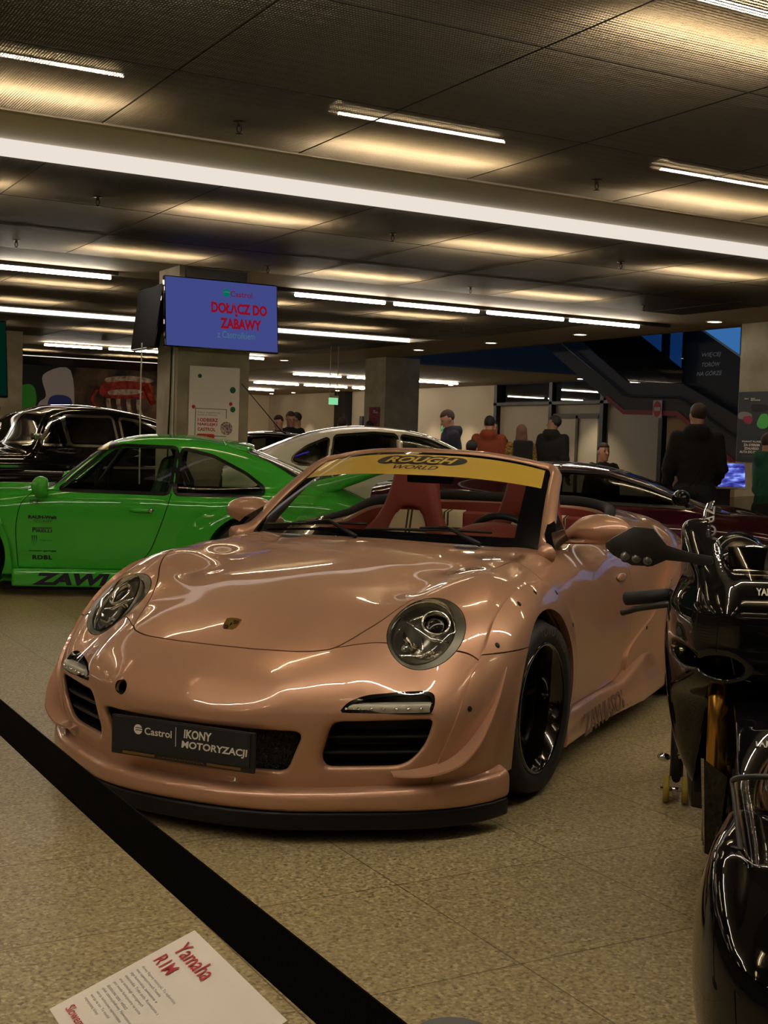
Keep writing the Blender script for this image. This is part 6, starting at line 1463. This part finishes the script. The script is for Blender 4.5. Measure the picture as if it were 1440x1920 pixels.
# ---------------------------------------------------------------- visitors: one implicit body each, clothes cut from the same field
def rc(x, y, z, A, B, ra, rb):      # tapered capsule
    ax, ay, az = A; d = np.array(B, float) - np.array(A, float); L = (d @ d) + 1e-9
    t = np.clip(((x - ax) * d[0] + (y - ay) * d[1] + (z - az) * d[2]) / L, 0, 1)
    return np.sqrt((x - ax - t * d[0]) ** 2 + (y - ay - t * d[1]) ** 2 + (z - az - t * d[2]) ** 2) - (ra + (rb - ra) * t)
def ell(x, y, z, c, r): return (np.sqrt(((x - c[0]) / r[0]) ** 2 + ((y - c[1]) / r[1]) ** 2 + ((z - c[2]) / r[2]) ** 2) - 1) * min(r)
SKINS = {k: mat('skin ' + k, c, .55, bump=(90, .05)) for k, c in (('fair', (.42, .22, .15)), ('tan', (.30, .15, .095)))}
def person(loc, rz, h, top, trousers, hair, label, skin='fair', hood=True, arms=None, hs='short', head=(0, 0), lean=0.0, sit=False, shoes=None, female=False, hairm=None):
    """local frame: faces -y; built at 1.78 m and scaled to h"""
    k = h / 1.78; root = empty('person', loc, rz, label, 'person'); root.scale = (k, k, k)
    sw = .165 if female else .19
    ly = lambda z: -lean * max(0, z - .95)          # forward lean of the trunk
    A = arms or {}
    sh = {s: (s * sw, ly(1.44), 1.435) for s in (-1, 1)}
    el = {s: A.get(s, {}).get('e', (s * (sw + .055), .03 + ly(1.15), 1.13)) for s in (-1, 1)}
    wr = {s: A.get(s, {}).get('w', (s * (sw + .06), -.05 + ly(.9), .885)) for s in (-1, 1)}
    hip = {s: (s * .095, 0, .90) for s in (-1, 1)}
    if sit: kn = {s: (s * .12, -.44, .52) for s in (-1, 1)}; an = {s: (s * .12, -.42, .09) for s in (-1, 1)}; hip = {s: (s * .09, 0, .55) for s in (-1, 1)}
    else: kn = {s: (s * .105, -.02, .50) for s in (-1, 1)}; an = {s: (s * .115, .02, .085) for s in (-1, 1)}
    dz = -.36 if sit else 0
    hy, hx = ly(1.62) - head[1] * .03, 0.
    hc = np.array([0, hy - .01, 1.655])
    def torso(x, y, z):
        z = z - dz; yy = y - np.where(z > .95, -lean * (z - .95), 0)
        w = spl([(.86, .160), (1.0, .142), (1.15, .150), (1.30, .168), (1.40, .160), (1.47, .10), (1.52, .06)], z) * (.92 if female else 1); d = spl([(.86, .115), (1.0, .10), (1.2, .115), (1.35, .118), (1.45, .085), (1.52, .06)], z)
        f = (np.sqrt((x / w) ** 2 + (yy / d) ** 2) - 1) * d; return smax(smax(f, z - 1.50, .05), .86 - z, .06)
    def armf(x, y, z, g=0):
        f = 1e3
        for s in (-1, 1):
            z2 = z - dz
            a = smin(rc(x, y, z2, sh[s], el[s], .058, .043), rc(x, y, z2, el[s], wr[s], .044, .030), .02); f = np.minimum(f, a)
        return f
    def legs(x, y, z):
        f = 1e3
        for s in (-1, 1):
            a = smin(rc(x, y, z, hip[s], kn[s], .092, .058), rc(x, y, z, kn[s], an[s], .060, .040), .03); f = np.minimum(f, a)
        return smin(f, ell(x, y, z, (0, .0, .92 + dz), (.165, .115, .11)), .04)
    ch, shd = math.cos(head[0]), math.sin(head[0]); cp, sp = math.cos(head[1]), math.sin(head[1])
    def headl(x, y, z):
        X, Y, Z = x - hc[0], y - hc[1], z - dz - hc[2]; X, Y = X * ch + Y * shd, -X * shd + Y * ch; Y, Z = Y * cp + Z * sp, -Y * sp + Z * cp
        return X, Y, Z
    def headf(x, y, z):
        X, Y, Z = headl(x, y, z); a = np.abs(X)
        f = smin(ell(X, Y, Z, (0, .012, .035), (.074, .094, .088)), ell(X, Y, Z, (0, -.022, -.035), (.060, .072, .085)), .04)
        f = smin(f, rc(X, Y, Z, (0, -.092, .012), (0, -.112, -.022), .008, .013), .014)        # nose
        f = smin(f, ell(a, Y, Z, (.076, .012, .0), (.011, .022, .032)), .008)                    # ears
        f = smin(f, ell(X, Y, Z, (0, -.084, -.062), (.024, .012, .007)), .01); f = smin(f, ell(X, Y, Z, (0, -.070, -.105), (.028, .025, .022)), .02)
        f = smax(f, -ell(a, Y, Z, (.032, -.092, .012), (.018, .012, .010)), .012)                # eye hollows
        n = rc(x, y, z - dz, (0, ly(1.47) + .02, 1.45), (0, hy + .02, 1.60), .060, .055); return smin(f, n, .03)
    def hands(x, y, z):
        f = 1e3
        for s in (-1, 1):
            W_ = np.array(wr[s]); D = W_ - np.array(el[s]); D = D / np.linalg.norm(D); sd = np.cross(D, [s * 1., .2, .1]); sd /= np.linalg.norm(sd); nn_ = np.cross(D, sd)
            z2 = z - dz; a = rc(x, y, z2, W_, W_ + D * .075, .026, .032)
            for q, (o_, L_) in enumerate(((-.027, .055), (-.009, .068), (.009, .064), (.027, .050))):
                b0 = W_ + D * .085 + sd * o_; b1 = b0 + D * L_ * .6 + nn_ * .012 * s; a = smin(a, smin(rc(x, y, z2, b0, b1, .0095, .0088), rc(x, y, z2, b1, b1 + D * L_ * .35 + nn_ * .024 * s, .0088, .0075), .004), .008)
            t0 = W_ + D * .03 - sd * .026; a = smin(a, rc(x, y, z2, t0, t0 + D * .045 - sd * .022 + nn_ * .012 * s, .011, .009), .01); f = np.minimum(f, a)
        return f
    feet = lambda x, y, z: np.minimum(*[smin(rc(x, y, z, (an[s][0], an[s][1] + .02, .05), (an[s][0] * 1.15, an[s][1] - .17, .035), .042, .036), rc(x, y, z, an[s], (an[s][0], an[s][1], .05), .042, .045), .02) for s in (-1, 1)])
    def bodyf(x, y, z):
        f = smin(torso(x, y, z), armf(x, y, z), .05); f = smin(f, legs(x, y, z), .04); f = smin(f, headf(x, y, z), .03); f = smin(f, hands(x, y, z), .012); return smax(smin(f, feet(x, y, z), .02), .004 - z, .01)
    lo, hi = (-.42, -.62, -.02), (.42, .32, 1.84 + dz)
    bv_, bt_ = isomesh(bodyf, lo, hi, .013, sym=False, it=2); mobj('body', bv_, bt_, SKINS[skin], root)
    tf = lambda x, y, z: smin(torso(x, y, z) - .022, armf(x, y, z) - .020, .06)
    if hood: tq = tf; tf = lambda x, y, z: smin(smin(tq(x, y, z), ell(x, y, z - dz, (0, ly(1.5) + .085, 1.50), (.125, .085, .095)), .06), ell(x, y, z - dz, (0, ly(1.5) + .025, 1.525), (.095, .095, .055)), .05)
    cuff = lambda x, y, z: -1 + 0 * x
    a, b = isomesh(tf, lo, hi, .014, sym=False, it=2)
    def keep(x, y, z):
        g = (.80 + dz) - z; g = np.where(np.abs(x) < .17, np.maximum(g, z - dz - 1.575), g)
        for s in (-1, 1):
            W_ = np.array(wr[s]); D = W_ - np.array(el[s]); D /= np.linalg.norm(D); q = (x - W_[0]) * D[0] + (y - W_[1]) * D[1] + (z - dz - W_[2]) * D[2] + .005
            near = (np.sqrt((x - W_[0]) ** 2 + (y - W_[1]) ** 2 + (z - dz - W_[2]) ** 2) < .16); g = np.where(near, q, g)
        return g
    a, b = clip(a, b, keep); 
    nz_ = .006 * np.sin(a[:, 2] * 55 + 9 * np.sin(a[:, 0] * 14)) * np.clip((1.35 - a[:, 2]) / .3, 0, 1); a = a + vnormals(a, b) * nz_[:, None]
    mobj('hoodie' if hood else 'top', *rim(a, b, .012), top, root)
    lf = lambda x, y, z: legs(x, y, z) - .020
    a, b = isomesh(lf, lo, (.42, .32, 1.1), .016, sym=False, it=2); a, b = clip(a, b, lambda x, y, z: np.maximum(.085 - z, z - (1.02 + dz))); mobj('trousers', *rim(a, b, .01), trousers, root)
    a, b = isomesh(lambda x, y, z: smax(feet(x, y, z) - .010, z - .105, .01), lo, (.42, .32, .14), .012, sym=False, it=2); a[:, 2] = np.maximum(a[:, 2], 0); mobj('shoes', a, b, shoes or RUBBER, root)
    def hairf(x, y, z):
        X, Y, Z = headl(x, y, z); f = ell(X, Y, Z, (0, .014, .040), (.083, .103, .096))
        cutp = (-.052 - Y) * 1.0 + .0 * Z; hl_ = .058 - Z - 1.2 * np.clip(Y + .02, 0, .055)
        face = np.where(Y < .0, .062 - Z + 0 * X, -.055 - Z - .9 * np.clip(Y - .01, 0, .05))
        g = smax(f, face, .02)
        if hs == 'long':
            g = smin(smax(f, np.where(Y < -.02, .055 - Z, -.2 - Z), .02), smax(ell(X, Y, Z, (0, .055, -.12), (.098, .055, .23)), -.02 - Y, .02), .03)
        return g
    a, b = isomesh(hairf, (-.2, hy - .35, 1.25 + dz), (.2, hy + .35, 1.86 + dz), .010, sym=False, it=2); mobj('hair', a, b, hair, root)
    if not sit or True:
        for s in (-1, 1):           # eyes
            X, Y, Z = s * .032, -.082, .012; Y2, Z2 = Y * cp - Z * sp, Y * sp + Z * cp; X3, Y3 = X * ch - Y2 * shd, X * shd + Y2 * ch
            MB().ball((hc[0] + X3, hc[1] + Y3, hc[2] + Z2 + dz), (.010, .008, .007), nu=8, nv=6).build('eye', mat('eye dark', (.02, .015, .012), .2), root)
    return root
CB = mat('black cloth', (.006, .0055, .005), .9, bump=(60, .3)); CN = mat('navy cloth', (.012, .012, .028), .9, bump=(60, .3)); CO = mat('rust orange cloth', (.19, .035, .012), .9, bump=(60, .3)); CG = mat('bottle green cloth', (.012, .085, .048), .9, bump=(60, .3))
JE = mat('dark denim', (.012, .014, .020), .9, bump=(80, .3)); HB = mat('brown hair', (.030, .014, .007), .6, bump=(160, .5)); HD = mat('dark hair', (.008, .006, .005), .6, bump=(160, .5)); HL = mat('auburn blond hair', (.11, .052, .028), .6, bump=(160, .5))
LEO = mat('ochre patterned cloth', (.2, .12, .03), .9, var=(42, '1a1208', '9a7426')); PK_ = mat('cream cloth', (.36, .28, .22), .9); BLU = mat('blue denim cloth', (.04, .07, .10), .9)
face = lambda x, y, extra=0: math.atan2(x, y) * -1 + extra      # rz so that -y points at the camera
R = math.radians
person((8.90, 9.55, 0), face(8.9, 9.55) + R(180), 1.78, CB, JE, HB, 'man in black hoodie seen from behind, standing before the blue game screen', arms={1: {'e': (.265, .02, 1.14), 'w': (.27, -.10, .90)}, -1: {'e': (-.25, -.02, 1.14), 'w': (-.20, -.2, 1.0)}}, head=(R(20), 0))
person((9.22, 8.90, 0), face(9.22, 8.9) + R(120), 1.50, CG, JE, HB, 'boy in bottle green hoodie at the right edge facing the game screen', arms={1: {'e': (.23, -.02, 1.13), 'w': (.10, -.22, 1.08)}, -1: {'e': (-.23, -.02, 1.13), 'w': (-.12, -.23, 1.05)}}, head=(R(-10), R(12)))
person((9.12, 14.42, 0), face(9.12, 14.42) + R(-75), 1.76, CN, JE, HB, 'man in navy hoodie looking down, standing before the white wall', head=(0, R(28)), lean=.10, arms={-1: {'e': (-.22, -.04, 1.13), 'w': (-.08, -.26, 1.08)}, 1: {'e': (.22, -.04, 1.13), 'w': (.08, -.26, 1.05)}})
person((10.65, 15.85, 0), face(10.65, 15.85) + R(175), 1.75, CO, JE, HD, 'person in rust orange hoodie with back turned, beside the man in navy')
person((11.05, 16.35, 0), face(11.05, 16.35) + R(20), 1.70, CB, JE, HD, 'person half hidden behind the rust orange hoodie', hood=False)
person((10.70, 15.10, 0), face(10.7, 15.1) + R(190), 1.62, LEO, JE, HL, 'long-haired woman in ochre patterned top with back to the camera', hood=False, hs='long', female=True)
person((11.55, 15.50, 0), face(11.55, 15.5) + R(150), 1.79, CB, JE, HD, 'man in black hoodie glancing right, standing by the glass doors', head=(R(95), 0), lean=.06, skin='tan')
person((10.9, 13.47, 0), face(10.9, 13.47) + R(30), 1.74, CB, JE, HB, 'child sitting low behind the maroon car with only the head showing', sit=True, hood=False, female=True)
person((9.63, 14.75, 0), face(9.63, 14.75) + R(160), 1.72, CB, JE, HD, 'dark-haired person seated between the navy man and the orange hoodie', sit=True, hood=False)
far = [(480, 808, 24., 'man with dark hair far off right of the first column', CB, HD, 10, 1.74), (566, 806, 22., 'man in dark jacket far off, left of a laughing group', CN, HB, -40, 1.72), (588, 792, 22.5, 'laughing man in black top in the middle of the far group', CB, HB, 15, 1.80), (599, 789, 24., 'man in cream jacket at the right of the far group', PK_, HB, -90, 1.82)]
FARPOS = {480: (9.08, 22.17), 566: (9.06, 19.93), 588: (9.44, 20.29), 599: (10.18, 21.58)}
for px, py, d, lab, c_, h_, t_, H_ in far:
    x, y = FARPOS[px]; person((x, y, 0), face(x, y) + R(t_), H_, c_, JE, h_, lab, hood=False, head=(0, R(15)))
person((9.75, 18.9, 0), face(9.75, 18.9) + R(170), 1.70, CB, JE, HB, 'brown-haired person behind the white car roof, only hair visible', hood=False)
person((10.65, 19.6, 0), face(10.65, 19.6) + R(170), 1.68, CB, JE, HD, 'dark-haired person just left of the second column behind the white car', hood=False)
# woman's backpack
bp_ = MB(); bp_.box((-.14, .12, 1.0), (.14, .26, 1.40), bev=.05); o = bp_.build('backpack', CB); o.location = (10.70, 15.10, 0); o.rotation_euler = (0, 0, face(10.7, 15.1) + R(190)); tag(o, 'black backpack worn by the long-haired woman', 'backpack')
